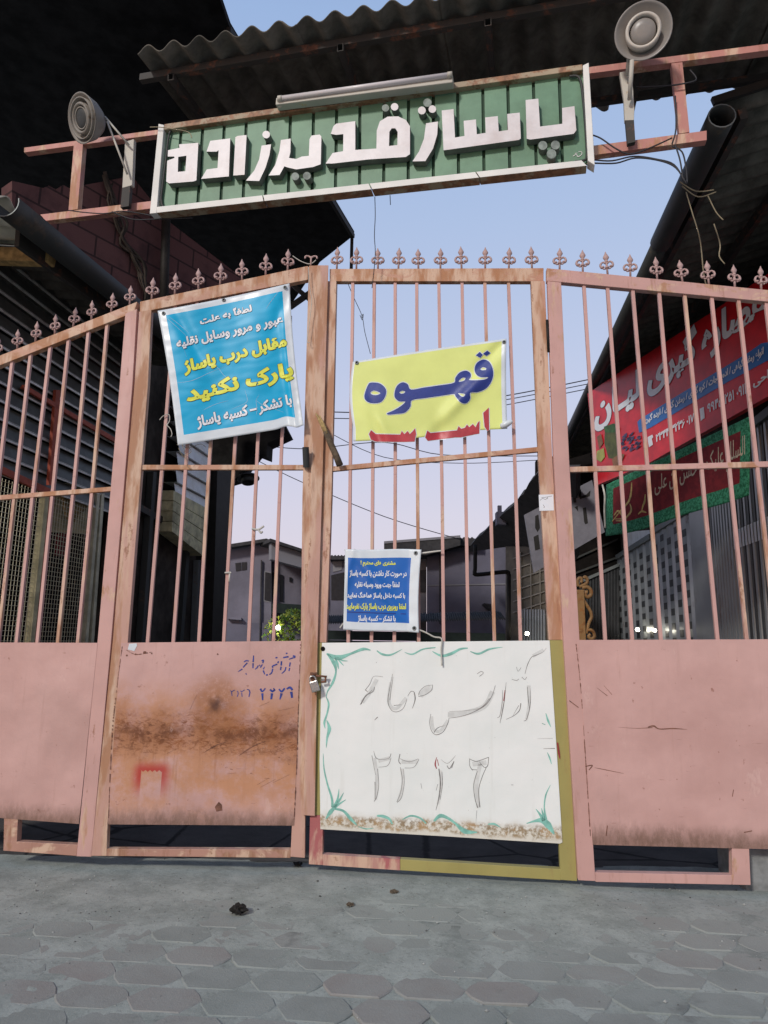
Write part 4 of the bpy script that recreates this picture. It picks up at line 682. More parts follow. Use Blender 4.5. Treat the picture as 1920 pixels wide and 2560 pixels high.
# ------------------------------------------------------------------ banners
def bil(q, u, v):
    a, b, c, d = q; return ((a[0] * (1 - u) + b[0] * u) * (1 - v) + (d[0] * (1 - u) + c[0] * u) * v, (a[1] * (1 - u) + b[1] * u) * (1 - v) + (d[1] * (1 - u) + c[1] * u) * v)
class Cloth:
    def __init__(s, fr, y, quad, wr, bow=lambda u, v: (0, 0)): s.fr, s.y, s.q, s.wr, s.bow = fr, y, quad, wr, bow
    def M(s, u, v): a, b = bil(s.q, u, v), s.bow(u, v); return (a[0] + b[0], a[1] + b[1])
    def P(s, u, v, lift=0.): return s.fr.L(*s.M(u, v), s.y + s.wr(u, v) - lift)
    def inv(s, x, y):
        u = v = .5
        for _ in range(8):
            f = s.M(u, v); fu = s.M(u + 1e-3, v); fv = s.M(u, v + 1e-3); ex, ey = x - f[0], y - f[1]
            a, b, c, d = (fu[0] - f[0]) * 1e3, (fv[0] - f[0]) * 1e3, (fu[1] - f[1]) * 1e3, (fv[1] - f[1]) * 1e3; D = a * d - b * c
            u += (ex * d - b * ey) / D; v += (a * ey - c * ex) / D
        return u, v
    def S(s, x, y, lift=0.): u, v = s.inv(x, y); return s.fr.L(x, y, s.y + s.wr(u, v) - .0012 - lift)
def grommets(mb, cl, uvs, m, m2):
    for u, v in uvs:
        c = cl.P(u, v, .003); mb.lathe([(.0115, 0), (.0105, .003), (.006, .003), (.005, 0)], c, (0, -1, 0), 14, m); mb.lathe([(.0055, .001), (.0002, .001)], c, (0, -1, 0), 10, m2)
bump = lambda x, c, w_: math.exp(-((x - c) / w_) ** 2)
# cyan no-parking banner
def wr1(u, v):
    f = .010 * math.sin(9 * u + 2 * v) * (1 - .5 * v) + .012 * math.sin(4.2 * v + 1) * u + .003 * mn.noise(Vector((u * 7, v * 7, 1)))
    f -= .016 * bump(u - .35 * v, .12, .05) * bump(v, .2, .3) + .013 * bump(u + .55 * v, 1.02, .05) * bump(v, .12, .2); f += .035 * max(0, u - .90) / .1 * v + .02 * bump(u, .93, .03) * v
    return -.012 - f - .004 * abs(mn.noise(Vector((u * 5, v * 16, 4))))
b1 = Cloth(FLL, -.045, cv(cC, [(58, 320), (1425, 35), (1572, 1505), (268, 1715)]), wr1, lambda u, v: (4 * math.sin(math.pi * v) * (1 - u) - 5 * math.sin(math.pi * v) * u, 3 * math.sin(math.pi * u) * (1 - v) - (7 * bump(u, .86, .05) - 6 * bump(u, .95, .03)) * v * .6))
m = MB(); m.grid(lambda u, v: b1.P(u, v), 72, 72, lambda u, v: 1 if .062 < u < .942 and .045 < v < .935 else 0, True, (0, .0012, 0))
for tx, tl, tr, bl, mi, bd, mo in (('لطفاً به علت', (490, 385), (1025, 245), (505, 478), 2, .03, 4), ('عبور و مرور وسایل نقلیه', (245, 612), (1345, 352), (264, 732), 2, .03, 4), ('مقابل درب پاساژ', (322, 838), (1382, 560), (344, 1005), 3, .035, 4), ('پارک نکنید', (345, 1110), (1448, 842), (370, 1320), 3, .035, 4), ('با تشکر – کسبه پاساژ', (455, 1415), (1438, 1180), (477, 1565), 2, .03, 4)):
    P_ = [cC(*tl), cC(*tr), cC(*bl)]; w1 = 1.0 if mi == 3 else .4; w2 = w1 + (1.2 if mi == 3 else .7); D4 = lambda q: ((q, 0), (-q, 0), (0, q), (0, -q)); text(m, tx, *P_, b1.S, mo, bd, 0, 2, 0, D4(w2), 12); text(m, tx, *P_, b1.S, mi, bd, .0022, 2, 0, D4(w1), 12)
for pts in ([(150, 390), (250, 480), (370, 590)], [(180, 385), (270, 450), (380, 545)], [(260, 1065), (420, 1040), (600, 960), (800, 880)], [(650, 880), (700, 930), (760, 1000), (870, 1040)], [(960, 1140), (990, 1240), (960, 1280), (820, 1340)], [(1080, 1400), (1090, 1340), (1080, 1250), (1110, 1190)], [(1180, 300), (1250, 200), (1320, 110)], [(330, 720), (360, 800)], [(1080, 1250), (1140, 1290), (1250, 1330), (1360, 1370)], [(530, 1350), (650, 1290), (790, 1250)]):
    ribbon(m, [(x + random.uniform(-.4, .4), y + random.uniform(-.4, .4)) for x, y in cv(cC, pts)], [.3, 1.0, .7, .3], lambda x, y: b1.S(x, y, -.0004), 5)
grommets(m, b1, ((.04, .025), (.5, .012), (.965, .02)), 6, 7)
ob = obj('banner', m, ['vwhite', 'vcyan', 'twhite', 'tyel', 'tdark', 'crease', 'zinc', 'void'], None, FLL); tag(ob, 'cyan vinyl banner with white and yellow Persian writing tied to the left gate leaf', 'banner')
# yellow coffee banner
def wr2(u, v):
    f = .006 * math.sin(5 * u + 1) + .010 * math.sin(3.5 * v + u * 2) * (u - .2) + .002 * mn.noise(Vector((u * 6, v * 5, 2)))
    f += .024 * bump(u + .62 * v, 1.10, .07) * bump(v, .62, .30) + .018 * bump(u - .25 * v, -.03, .045) * bump(v, .75, .25) - .016 * bump(u - .1 * v, .07, .035) * bump(v, .8, .25) - .014 * bump(u + .6 * v, 1.0, .05) * bump(v, .1, .2); f -= .02 * bump(u, .55, .05) * bump(v, .95, .15)
    return -.010 - f
b2 = Cloth(FRL, -.045, cv(cD, [(82, 318), (1532, 100), (1540, 950), (88, 1068)]), wr2, lambda u, v: (-8 * math.sin(math.pi * min(1, v * 1.2)) * (1 - u) - 2 * math.sin(math.pi * v) * u, 2.5 * math.sin(2 * math.pi * u) * v + 3 * bump(u, .45, .2) * v - 1.5 * math.sin(math.pi * u) * (1 - v)))
m = MB(); m.grid(lambda u, v: b2.P(u, v), 64, 44, lambda u, v: 0 if v < .03 or (u > .975) or u < .012 else 1, True, (0, .0012, 0))
def grow(pts, d):
    P = [Vector((*p, 0)) for p in pts]; N = len(P); ar = sum(P[i].x * P[(i + 1) % N].y - P[(i + 1) % N].x * P[i].y for i in range(N)); sg_ = 1 if ar > 0 else -1; out = []
    for i in range(N):
        t = (P[(i + 1) % N] - P[i - 1]).normalized(); out.append((P[i].x + t.y * d * sg_, P[i].y - t.x * d * sg_))
    return out
def inkpoly(mb, cl, c, pts, holes, m, lift, sm=True, gr=0.):
    f = lambda q: [tuple(p.xy) for p in smooth([(*a, 0) for a in q], 4, True)] if sm else list(q)
    lo = [f(pts)] + [f(h) for h in holes]
    if gr: lo = [grow(lo[0], gr)] + [grow(h, -gr) for h in lo[1:]]
    flat = [p for l in lo for p in l]; tr = tessellate_polygon([[Vector((*p, 0)) for p in l] for l in lo]); flat, tr = finer(flat, [tuple(t) for t in tr], 14); V_ = [cl.S(*c(*p), lift) for p in flat]; fs = []
    for t in tr:
        n_ = (V_[t[1]] - V_[t[0]]).cross(V_[t[2]] - V_[t[0]]); fs.append(tuple(t) if n_.y < 0 else tuple(reversed(t)))
    mb.add(V_, fs, m)
word = [(1320, 297), (1370, 320), (1400, 380), (1405, 450), (1380, 520), (1330, 575), (1260, 603), (1190, 610), (1190, 660), (1165, 700), (1130, 710), (1090, 690), (1050, 640), (1030, 622), (900, 640), (760, 660), (640, 680), (625, 740), (575, 795), (500, 808), (420, 815), (408, 803), (460, 780), (530, 740), (578, 694), (520, 690), (480, 655), (478, 605), (500, 545), (550, 512), (600, 530), (632, 580), (760, 560), (900, 540), (1035, 517), (1050, 470), (1090, 420), (1150, 402), (1190, 425), (1195, 460), (1182, 490), (1290, 490), (1345, 478), (1355, 462), (1290, 462), (1250, 440), (1232, 400), (1240, 350), (1270, 315)]
wh = [[(1285, 385), (1310, 368), (1340, 378), (1335, 395), (1300, 398)], [(1078, 506), (1110, 470), (1145, 470), (1130, 498)], [(1075, 613), (1110, 615), (1143, 625), (1125, 648), (1098, 640)], [(522, 605), (548, 590), (578, 600), (560, 617), (535, 618)]]
he = [(250, 515), (330, 520), (380, 555), (398, 600), (380, 660), (340, 700), (270, 708), (215, 690), (192, 650), (205, 590), (225, 540)]; heh = [[(250, 605), (285, 588), (343, 612), (310, 632), (265, 628)]]
dts = [[(1243, 257), (1280, 225), (1308, 252), (1285, 280)], [(1312, 242), (1350, 213), (1380, 235), (1345, 263)]]
reds = [[(1365, 750), (1368, 960), (1350, 970), (1325, 930), (1312, 800)], [(1278, 875), (1275, 995), (1240, 1000), (1100, 1030), (1050, 1030), (790, 1063), (765, 1030), (785, 965), (815, 990), (1065, 965), (1080, 925), (1105, 950), (1140, 940), (1160, 910), (1180, 935), (1215, 905), (1240, 935), (1262, 890)], [(670, 945), (680, 1000), (665, 1070), (560, 1073), (300, 1070), (255, 1052), (235, 1000), (255, 962), (300, 1000), (530, 1005), (545, 970), (570, 1000), (600, 970), (620, 1000), (650, 970)]]
for g_, m1, lf in ((8, 0, .0002), (0, 2, .002)):
    inkpoly(m, b2, cD, word, wh, m1, lf, True, g_); inkpoly(m, b2, cD, he, heh, m1, lf, True, g_)
    for d_ in dts: inkpoly(m, b2, cD, d_, [], m1, lf, False, g_)
for g_, m1, lf in ((7, 0, .0002), (0, 3, .002)):
    for d_ in reds: inkpoly(m, b2, cD, d_, [], m1, lf, False, g_)
grommets(m, b2, ((.028, .02), (.985, .035)), 4, 5)
c_ = b2.P(.985, .96); m.lathe([(.0, -.03), (.016, -.024), (.02, 0), (.015, .03), (.006, .045)], c_ + Vector((0, -.01, 0)), (.8, -.2, .35), 10, 0)
ob = obj('banner', m, ['vwhite', 'vyel', 'tnavy', 'tred', 'zinc', 'void'], None, FRL); tag(ob, 'yellow vinyl banner with a big navy Persian word, its red line folded under', 'banner')
# small blue notice
wr3 = lambda u, v: -.008 - .008 * math.sin(3 * u + 1) - .014 * bump(u - .8 * v, .12, .09) * bump(v, .5, .5) - .02 * max(0, u - .85) / .15 - .010 * bump(u + .2 * v, .1, .05) - .002 * mn.noise(Vector((u * 8, v * 8, 9)))
b3 = Cloth(FRL, -.03, cv(cE, [(170, 95), (1610, 105), (1562, 1672), (152, 1612)]), wr3, lambda u, v: (-3 * v * v * (1 - u) * .8 - 4 * math.sin(math.pi * v) * u, 1.2 * math.sin(2 * math.pi * u)))
m = MB(); m.grid(lambda u, v: b3.P(u, v), 48, 48, lambda u, v: 1 if .04 < u < .865 and .105 < v < .90 else 0, True, (0, .001, 0))
for tx, x0_, x1_, y0_, y1_, mi in (('مشتری های محترم !', 465, 1120, 305, 425, 3), ('در صورت کار داشتن با کسبه پاساژ', 255, 1330, 490, 640, 2), ('لطفاً جهت ورود وسیله نقلیه', 355, 1195, 690, 835, 2), ('با کسبه داخل پاساژ هماهنگ نمایید', 212, 1303, 900, 1045, 2), ('لطفا روبروی درب پاساژ پارک نفرمایید', 198, 1318, 1108, 1265, 3), ('با تشکر – کسبه پاساژ', 413, 1123, 1340, 1490, 2)):
    text(m, tx, cE(x0_, y0_), cE(x1_, y0_ + 10), cE(x0_, y1_), b3.S, mi, .018, 0, 1, 0, ((.3, 0), (-.3, 0)), 20)
ribbon(m, cv(cE, [(210, 1282), (700, 1298), (1315, 1318)]), [2.2, 2.2], lambda x, y: b3.S(x, y), 4)
grommets(m, b3, ((.93, .045), (.94, .95)), 5, 6)
ob = obj('notice', m, ['vwhite', 'vblue', 'twhite', 'tyel', 'tnavy', 'zinc', 'void'], None, FRL); tag(ob, 'small blue and white notice with six lines of Persian writing, tied above the white sheet', 'notice')
def cord(label, fr, y, paths, r, mat='string', name='tie_string', cat='string', group=None, px=True):
    m = MB()
    for pts in paths: m.tube(smooth([fr.L(*p[:2], y + (p[2] if len(p) > 2 else 0)) for p in pts], 5), r, 5)
    return tag(obj(name, m, mat, None, fr), label, cat, group)
cord('grey plastic tie from the notice\'s top right eyelet to a bar', FRL, -.035, [[(1042, 1383), (1062, 1382), (1085, 1379), (1103, 1377)], ], .005)
cord('ragged grey tie from the notice\'s bottom eyelet, its end hanging over the white sheet', FRL, -.04, [[(1040, 1572), (1062, 1580), (1085, 1592), (1104, 1597), (1103, 1625), (1105, 1664)]], .0045)
cord('white tie at the notice\'s top left corner round a bar', FRL, -.035, [[(862, 1374), (876, 1383), (888, 1373), (870, 1390)]], .004)
cord('white twist tied at the notice\'s lower left corner', FRL, -.035, [[(862, 1555), (855, 1563), (850, 1570)]], .005)
cord('thin white cord hanging down the meeting stile from the top', FLL, -.05, [[(771, 668), (773, 710), (779, 754), (774, 800), (768, 851), (775, 856)]], .002)
cord('pale cord strung between two finials above the cyan banner', FLL, -.0, [[(732, 640), (752, 653), (775, 660), (790, 650)], [(719, 668), (721, 690), (719, 708)]], .003)
cord('pale frayed string knotted to a bar beside the cyan banner', FLL, -.02, [[(399, 1050), (408, 1040), (422, 1036), (424, 1052), (415, 1065)], [(416, 1062), (426, 1072), (430, 1085), (427, 1092)]], .0025)
cord('grey rag knotted round a bar under the hanging lamp', FLL, -.02, [[(630, 1321), (640, 1324), (650, 1322), (660, 1315)], [(645, 1323), (652, 1332), (656, 1328)]], .006, 'string', 'knotted_rag', 'rag')
cord('white plastic strip tied round a bar next to the dark post', FLL, -.02, [[(562, 1432), (575, 1431), (577, 1433)], [(574, 1434), (573, 1454)]], .005, 'string', 'plastic_strip', 'strip')
cord('dry wire tangle under the bottom left corner of the cyan banner', FLL, -.02, [[(442, 1112), (460, 1108), (478, 1128), (462, 1140)], [(450, 1108), (470, 1120), (500, 1110), (515, 1118)], [(446, 1120), (456, 1138), (470, 1150)], [(452, 1105), (462, 1130), (468, 1165), (480, 1172)]], .0014, 'tan', 'wire_tangle', 'wire')
# ------------------------------------------------------------------ the left side of the passage
def plane3(a, b, c):
    P = [EYE + ray(*q[:2]) * (q[2] / ray(*q[:2]).y) for q in (a, b, c)]; n = (P[1] - P[0]).cross(P[2] - P[0]).normalized()
    return (lambda x, y: EYE + ray(x, y) * ((P[0] - EYE).dot(n) / ray(x, y).dot(n))), n
W0 = Frame(0, 0, 0)
def at_depth(px, py, Y): r = ray(px, py); return EYE + r * (Y / r.y)
# black overhanging roof
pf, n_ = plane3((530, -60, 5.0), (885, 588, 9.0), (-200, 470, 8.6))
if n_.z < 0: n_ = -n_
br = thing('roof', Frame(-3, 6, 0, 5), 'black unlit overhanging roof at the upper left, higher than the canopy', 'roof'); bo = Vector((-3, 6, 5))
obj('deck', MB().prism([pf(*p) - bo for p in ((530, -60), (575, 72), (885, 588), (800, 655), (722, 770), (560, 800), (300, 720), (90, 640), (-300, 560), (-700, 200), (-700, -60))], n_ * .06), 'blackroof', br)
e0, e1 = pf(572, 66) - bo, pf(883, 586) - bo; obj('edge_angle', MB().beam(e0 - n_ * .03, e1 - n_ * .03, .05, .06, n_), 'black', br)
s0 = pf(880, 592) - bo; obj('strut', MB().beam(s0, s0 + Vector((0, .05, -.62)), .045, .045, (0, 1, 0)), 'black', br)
pj = lambda x, y: at_depth(x, y, 8.4) - bo
obj('brace', MB().beam(pj(728, 710), pj(778, 752), .05, .05, (0, 1, 0)), 'black', br); obj('brace', MB().beam(pj(725, 768), pj(790, 722), .06, .06, (0, 1, 0)), 'black', br)
# block wall
FBW = Frame(-2.86, 7.0, 55); FBW = FBW.at(0, 0, 2.0)
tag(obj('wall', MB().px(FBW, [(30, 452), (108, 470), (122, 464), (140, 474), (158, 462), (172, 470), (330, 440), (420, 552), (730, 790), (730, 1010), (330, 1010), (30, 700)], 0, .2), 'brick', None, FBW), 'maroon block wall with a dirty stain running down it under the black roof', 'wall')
m = MB(); pp = [FBW.L(x, y, -.05) for x, y in ((268, 445), (280, 500), (302, 560), (318, 610), (345, 660), (352, 700), (372, 760))]
for k in range(7): m.tube(smooth([p + Vector((random.uniform(-.07, .07), random.uniform(-.03, .03), random.uniform(-.05, .05))) for p in pp], 4), random.uniform(.006, .018), 6)
tag(obj('dead_vine', m, 'darkwall', None, FBW), 'dark dead vine straggling down the maroon block wall', 'vine')
tag(obj('pipe', MB().tube([FBW.L(417, 480, -.12), FBW.L(408, 820, -.12)], .05, 12), 'black', None, FBW), 'black vertical pipe in front of the maroon block wall', 'pipe')
# eave with gutter
FG = Frame(*passage(-2.68), 82); g0, g1 = FG.L(14, 508), FG.L(318, 752); FGz = FG.at(0, 0, g0.z); gd_ = (g1 - g0).normalized(); g0 = FGz.loc(FG.wld(g0)); L_ = 3.3
eg = thing('eave', FGz, 'left shop eave with a round grey gutter and a corrugated underside', 'eave')
m = MB(); prof = [(math.cos(a) * .085, math.sin(a) * .085) for a in [math.pi * (.9 + 1.2 * k / 14) for k in range(15)]]; NS = 24
for rr, flip in ((1, False), (.93, True)):
    o_ = len(m.v)
    for k in range(NS + 1):
        c = g0 + gd_ * (L_ * k / NS)
        for a, b in prof: m.v.append(tuple(c + Vector((0, a, b)) * rr))
    for k in range(NS):
        for q in range(14):
            f = (o_ + k * 15 + q, o_ + k * 15 + q + 1, o_ + (k + 1) * 15 + q + 1, o_ + (k + 1) * 15 + q); m.f.append(tuple(reversed(f)) if flip else f); m.m.append(0); m.sm.append(True)
for q in range(14): m.f.append((q, q + 1, len(prof) * (NS + 1) + q + 1, len(prof) * (NS + 1) + q)); m.m.append(1); m.sm.append(False)
obj('gutter', m, ['gutter', 'zinc'], eg)
up = Vector((0, 1.25, .16))
m = MB(); corr(4, lambda u, v: g0 + gd_ * (-.5 + 1.15 * u) + Vector((0, .05, .06)) + up * v, (0, 0, 1), .025, m, waves=6.5); obj('fibre_sheet', m, 'fibre', eg)
m = MB(); corr(4, lambda u, v: g0 + gd_ * (.66 + 2.6 * u) + Vector((0, .05, .05)) + up * v, (0, 0, 1), .025, m, waves=15); obj('roof_sheet', m, 'asb', eg)
q = g0 + gd_ * .60; obj('beam', MB().beam(q + Vector((0, .10, -.03)), q + Vector((0, 1.3, .08)), .08, .10), 'wood', eg, bevel=.008)
obj('fascia', MB().beam(g0 + gd_ * .3 + Vector((0, .14, -.02)), g0 + gd_ * 3.3 + Vector((0, .14, -.02)), .03, .16), 'darksteel', eg)
# louvred front, red frame, wire mesh
lf = thing('louvred_front', FLW, 'grey louvred shop front with a red steel frame behind the left gate panel', 'shop front')
xa, xb = FLW.L(-180, 1000).x, FLW.L(352, 1000).x; zb, zt = FLW.L(120, 1228).z, FLW.L(15, 690).z + .2
m = MB(); k = 0; z = zb
while z < zt:
    m.beam((xa, .0, z + .057), (xb, .0, z + .057), .012, .118, (0, .35, 1), 0); m.beam((xa, -.018, z), (xb, -.018, z), .012, .018, (0, 0, 1), 1); z += .127
obj('louvre', m, ['slatdark', 'slatedge'], lf)
for a, b, w_ in (((60, 966), (300, 1107), 10), ((146, 975), (128, 1213), 11), ((-20, 1162), (124, 1230), 16)):
    d = Vector((b[0] - a[0], b[1] - a[1])).normalized(); n2 = Vector((-d.y, d.x)) * w_ / 2
    obj('frame_bar', MB().px(FLW, [(a[0] - n2.x, a[1] - n2.y), (b[0] - n2.x, b[1] - n2.y), (b[0] + n2.x, b[1] + n2.y), (a[0] + n2.x, a[1] + n2.y)], -.06, -.035), 'redframe', lf)
cg = thing('mesh_door', FLW, 'wire mesh door with cream posts below the louvred front, goods hanging behind it', 'door')
for a, b, w_, mt in (((119, 1236), (78, 1640), 10, 'sheetcream'), ((127, 1238), (87, 1640), 6, 'redframe'), ((247, 1234), (214, 1640), 7, 'mesh'), ((258, 1234), (229, 1640), 7, 'mesh')):
    obj('post', MB().px(FLW, [(a[0] - w_ / 2, a[1]), (a[0] + w_ / 2, a[1]), (b[0] + w_ / 2, b[1]), (b[0] - w_ / 2, b[1])], -.03, .02), mt, cg)
zt2 = zb - .02; xm0, xm1 = FLW.L(-150, 1400).x, FLW.L(243, 1400).x; m = MB(); x = xm0
while x < xm1: m.beam((x, 0, .0), (x, 0, zt2), .0035, .0035, (0, 1, 0)); x += .036
z = .1
while z < zt2: m.beam((xm0, .002, z), (xm1, .002, z), .0035, .0035); z += .036
obj('wire_mesh', m, 'mesh', cg)
for pts, mt, y in (([(134, 1205), (228, 1212), (222, 1335), (130, 1330)], 'sheetcream', .30), ([(158, 1235), (226, 1238), (215, 1275), (198, 1285), (185, 1310), (168, 1290)], 'wood', .25), ([(145, 1335), (166, 1332), (160, 1392), (143, 1388)], 'claret', .28)):
    tag(obj('hanging_cloth', MB().px(FLW, pts, y, y + .03), mt, None, FLW), {'sheetcream': 'pale cream cloth hanging behind the wire mesh door', 'wood': 'brown bundle hanging in front of the cream cloth', 'claret': 'claret cloth hanging low in the dark behind the wire mesh'}[mt], 'cloth')
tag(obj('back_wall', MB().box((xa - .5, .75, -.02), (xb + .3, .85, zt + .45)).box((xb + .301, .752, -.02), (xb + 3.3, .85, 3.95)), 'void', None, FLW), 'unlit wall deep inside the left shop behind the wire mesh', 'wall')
# shop front further in
sf = thing('storefront', FLW, 'dark brown glazed shop front beyond the left gate leaf', 'shop front')
xw0, xw1 = xb + .06, FLW.L(532, 1400).x
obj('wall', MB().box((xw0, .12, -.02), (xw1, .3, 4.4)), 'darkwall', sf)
for a, b, w_, mt in (((340, 1262), (478, 1340), 15, 'darksteel'), ((388, 1180), (356, 1640), 8, 'gutter'), ((474, 1340), (452, 1640), 8, 'gutter'), ((500, 1400), (490, 1640), 5, 'zinc')):
    d = Vector((b[0] - a[0], b[1] - a[1])).normalized(); n2 = Vector((-d.y, d.x)) * w_ / 2
    obj('frame_bar', MB().px(FLW, [(a[0] - n2.x, a[1] - n2.y), (b[0] - n2.x, b[1] - n2.y), (b[0] + n2.x, b[1] + n2.y), (a[0] + n2.x, a[1] + n2.y)], .04, .11), mt, sf)
m = MB(); k = 0
for k in range(9):
    za = FLW.L(440, 1100).z + .9 - k * .175; xs0, xs1 = FLW.L(438, 1200, -.04).x, FLW.L(518, 1200, -.04).x; m.add([(xs0, -.065, za - .163), (xs1, -.065, za - .163), (xs1, -.03, za), (xs0, -.03, za), (xs0, .1, za - .163), (xs1, .1, za - .163)], [(0, 1, 2, 3), (0, 4, 5, 1)])
obj('siding', m, 'clap', sf)
m = MB()
for k in range(4): a_, b_ = k / 4, (k + .93) / 4; m.px(FLW, [(434 - 4 * a_, 1226 + 104 * a_), (516 - 8 * a_, 1270 + 122 * a_), (516 - 8 * b_, 1270 + 122 * b_), (434 - 4 * b_, 1226 + 104 * b_)], -.07 - .004 * (k % 2), .10)
obj('lintel', m, 'clapcream', sf)
tag(obj('post', MB().px(FLW, [(544, 1160), (580, 1160), (575, 1300), (560, 1640), (528, 1640), (537, 1400)], -.12, .14), 'black', None, FLW), 'thick black post standing at the end of the left shop front', 'post')
o_ = Vector((-2, 10, 3)); pz = lambda x, y: at_depth(x, y, 9.4) - o_
tag(obj('roof_corner', MB().prism([pz(*p) for p in ((380, 960), (600, 1000), (700, 1040), (722, 1083), (668, 1108), (666, 1142), (640, 1132), (588, 1198), (524, 1216), (380, 1110))], (0, .5, .05)), 'blackroof', None, Frame(-2, 10, 0, 3)), 'black roof corner with a broken downspout showing below the cyan banner', 'roof')
FL_ = Frame(*at_depth(620, 1200, 9.5).xy, 0, at_depth(620, 1200, 9.5).z); lp = thing('hanging_lamp', FL_, 'black enamel lamp shade hanging against the pink sky', 'lamp')
axl = Vector((.12, -.25, -1)).normalized()
obj('shade', MB().lathe([(.02, -.13), (.045, -.10), (.055, -.065), (.15, -.02), (.162, .0), (.155, .004), (.06, -.04), (.02, -.06)], (0, 0, .02), axl, 28), 'enamel', lp)
obj('reflector', MB().lathe([(.095, -.02), (.10, .03), (.09, .07), (.082, .07), (.06, .0)], (.0, 0, .02), axl, 24), 'gutter', lp)
obj('cord', MB().tube([Vector((0, 0, .02)) - axl * .12, Vector((-.03, 0, .30))], .008, 6), 'wire', lp)
# ------------------------------------------------------------------ houses at the end of the passage
def house(name, label, Y, px0, parts, ang=0, cat='house'):
    p = at_depth(px0, 1608, Y); f = Frame(p.x, p.y, ang); t = thing(name, f, label, cat)
    for pn, pts, y0_, y1_, mt in parts: obj(pn, MB().px(f, pts, y0_, y1_), mt, t)
    return t, f
house('house', 'lilac grey house with a low sloping roof seen between the left leaf bars', 22, 678, [
    ('wall', [(540, 1372), (666, 1354), (678, 1362), (678, 1640), (540, 1640)], 0, .3, 'hwall'), ('roof', [(536, 1366), (666, 1346), (682, 1352), (682, 1361), (666, 1354), (536, 1375)], -.4, 3, 'hroof'),
    ('window_frame', [(660, 1427), (678.2, 1430), (678.2, 1507), (658, 1503)], -.015, .02, 'fascia'), ('window', [(663, 1430), (677, 1433), (677, 1504), (661, 1500)], -.03, .02, 'hwin'), ('drainpipe', [(652, 1400), (654.5, 1400), (650, 1640), (647.5, 1640)], -.12, -.04, 'hroof'), ('plinth', [(540, 1560), (678, 1556), (678, 1640), (540, 1640)], -.06, -.005, 'hwall2'), ('vent', [(588, 1408), (602, 1406), (603, 1426), (590, 1428)], -.02, .02, 'hwin'), ('vent', [(604, 1406), (617, 1405), (617, 1424), (605, 1426)], -.02, .02, 'hwin'), ('step', [(566, 1542), (603, 1545), (603, 1550), (566, 1547)], -.25, 0, 'hwall')], 4)
house('house_wing', 'lilac grey house wing with a deep fascia and dark windows, behind the meeting stile', 22, 678, [
    ('fascia', [(678.5, 1353), (830, 1402), (830, 1440), (678.5, 1398)], -.9, -.6, 'fascia'), ('roof', [(676, 1346), (835, 1398), (835, 1404), (676, 1354)], -1.1, 2, 'hroof'), ('wall', [(678.5, 1370), (830, 1410), (830, 1640), (678.5, 1640)], .3, .6, 'hwall'),
    ('window', [(679, 1430), (692, 1433), (692, 1503), (679, 1501)], .26, .3, 'hwin'), ('window', [(700, 1436), (708, 1438), (708, 1504), (700, 1502)], .26, .3, 'hwin'), ('window', [(724, 1443), (730, 1444), (730, 1455), (724, 1454)], .26, .3, 'hwin'), ('balcony', [(690, 1508), (760, 1512), (760, 1536), (690, 1532)], -.5, .28, 'darkgreen')], 24)
house('shed', 'small dark shed with a wavy roof beside the blue notice', 20, 840, [
    ('wall', [(826, 1396), (880, 1396), (880, 1640), (826, 1640)], 0, .3, 'hwall2'), ('roof', [(822, 1388)] + [(822 + 4 * k, 1387 + 3 * (k % 2)) for k in range(1, 16)] + [(884, 1398), (822, 1399)], -.3, 2, 'hroof'), ('panel', [(832, 1404), (856, 1402), (854, 1425), (832, 1430)], -.02, .02, 'fascia'), ('window', [(828, 1438), (862, 1430), (862, 1500), (828, 1500)], -.02, .02, 'hwin')], 0)
house('building', 'plain blue grey rendered building with a dark flat roof at the end of the passage', 18, 1160, [
    ('wall', [(1067, 1386), (1152, 1360), (1290, 1360), (1290, 1640), (1067, 1640)], 0, .3, 'hwall2'), ('roof', [(960, 1358), (1060, 1351), (1151, 1343), (1151, 1352), (1151, 1363), (1067, 1387), (960, 1389)], -.5, 2.5, 'hroof'), ('roof_edge', [(960, 1353), (1151, 1338), (1151, 1344), (960, 1359)], -.52, -.3, 'fascia'),
    ('side_wall', [(1040, 1384), (1066, 1384), (1066, 1640), (1040, 1640)], .4, .8, 'fascia'), ('window', [(1042, 1425), (1066, 1425), (1066, 1480), (1042, 1480)], .36, .40, 'hwin'), ('window', [(1042, 1540), (1066, 1540), (1066, 1600), (1042, 1600)], .36, .40, 'hwin'), ('gable_roof', [(1151, 1343), (1155, 1346), (1160, 1342), (1165, 1346), (1170, 1342), (1175, 1346), (1180, 1342), (1185, 1346), (1200, 1348), (1200, 1365), (1151, 1364)], -.3, 2, 'hroof'), ('canopy', [(1210, 1508), (1228, 1510), (1228, 1524)], -.8, 0, 'hroof'), ('drainpipe', [(1098, 1380), (1101, 1380), (1101, 1560), (1098, 1560)], -.12, -.02, 'hroof'), ('band', [(1067.5, 1462), (1290, 1458), (1290, 1461), (1067.5, 1465)], -.02, 0, 'fascia')], -4)
f = Frame(*at_depth(1150, 1608, 13).xy, -3); fn = thing('lean_to', f, 'dark green boarded lean-to with a corrugated edge below the blue grey building', 'shed')
m = MB(); [m.box((f.L(812, 1500).x, -.01 * (k % 2), .1 + .18 * k), (f.L(1262, 1500).x, .06, .27 + .18 * k)) for k in range(7)]; obj('boards', m, 'darkgreen', fn)
pa, pb = f.L(808, 1560), f.L(1262, 1549); m = MB(); corr(3, lambda u, v: pa + (pb - pa) * u + Vector((0, .9 * v - .12, .18 * v)), (0, 0, 1), .014, m, waves=78); obj('roof_sheet', m, 'hroof', fn)
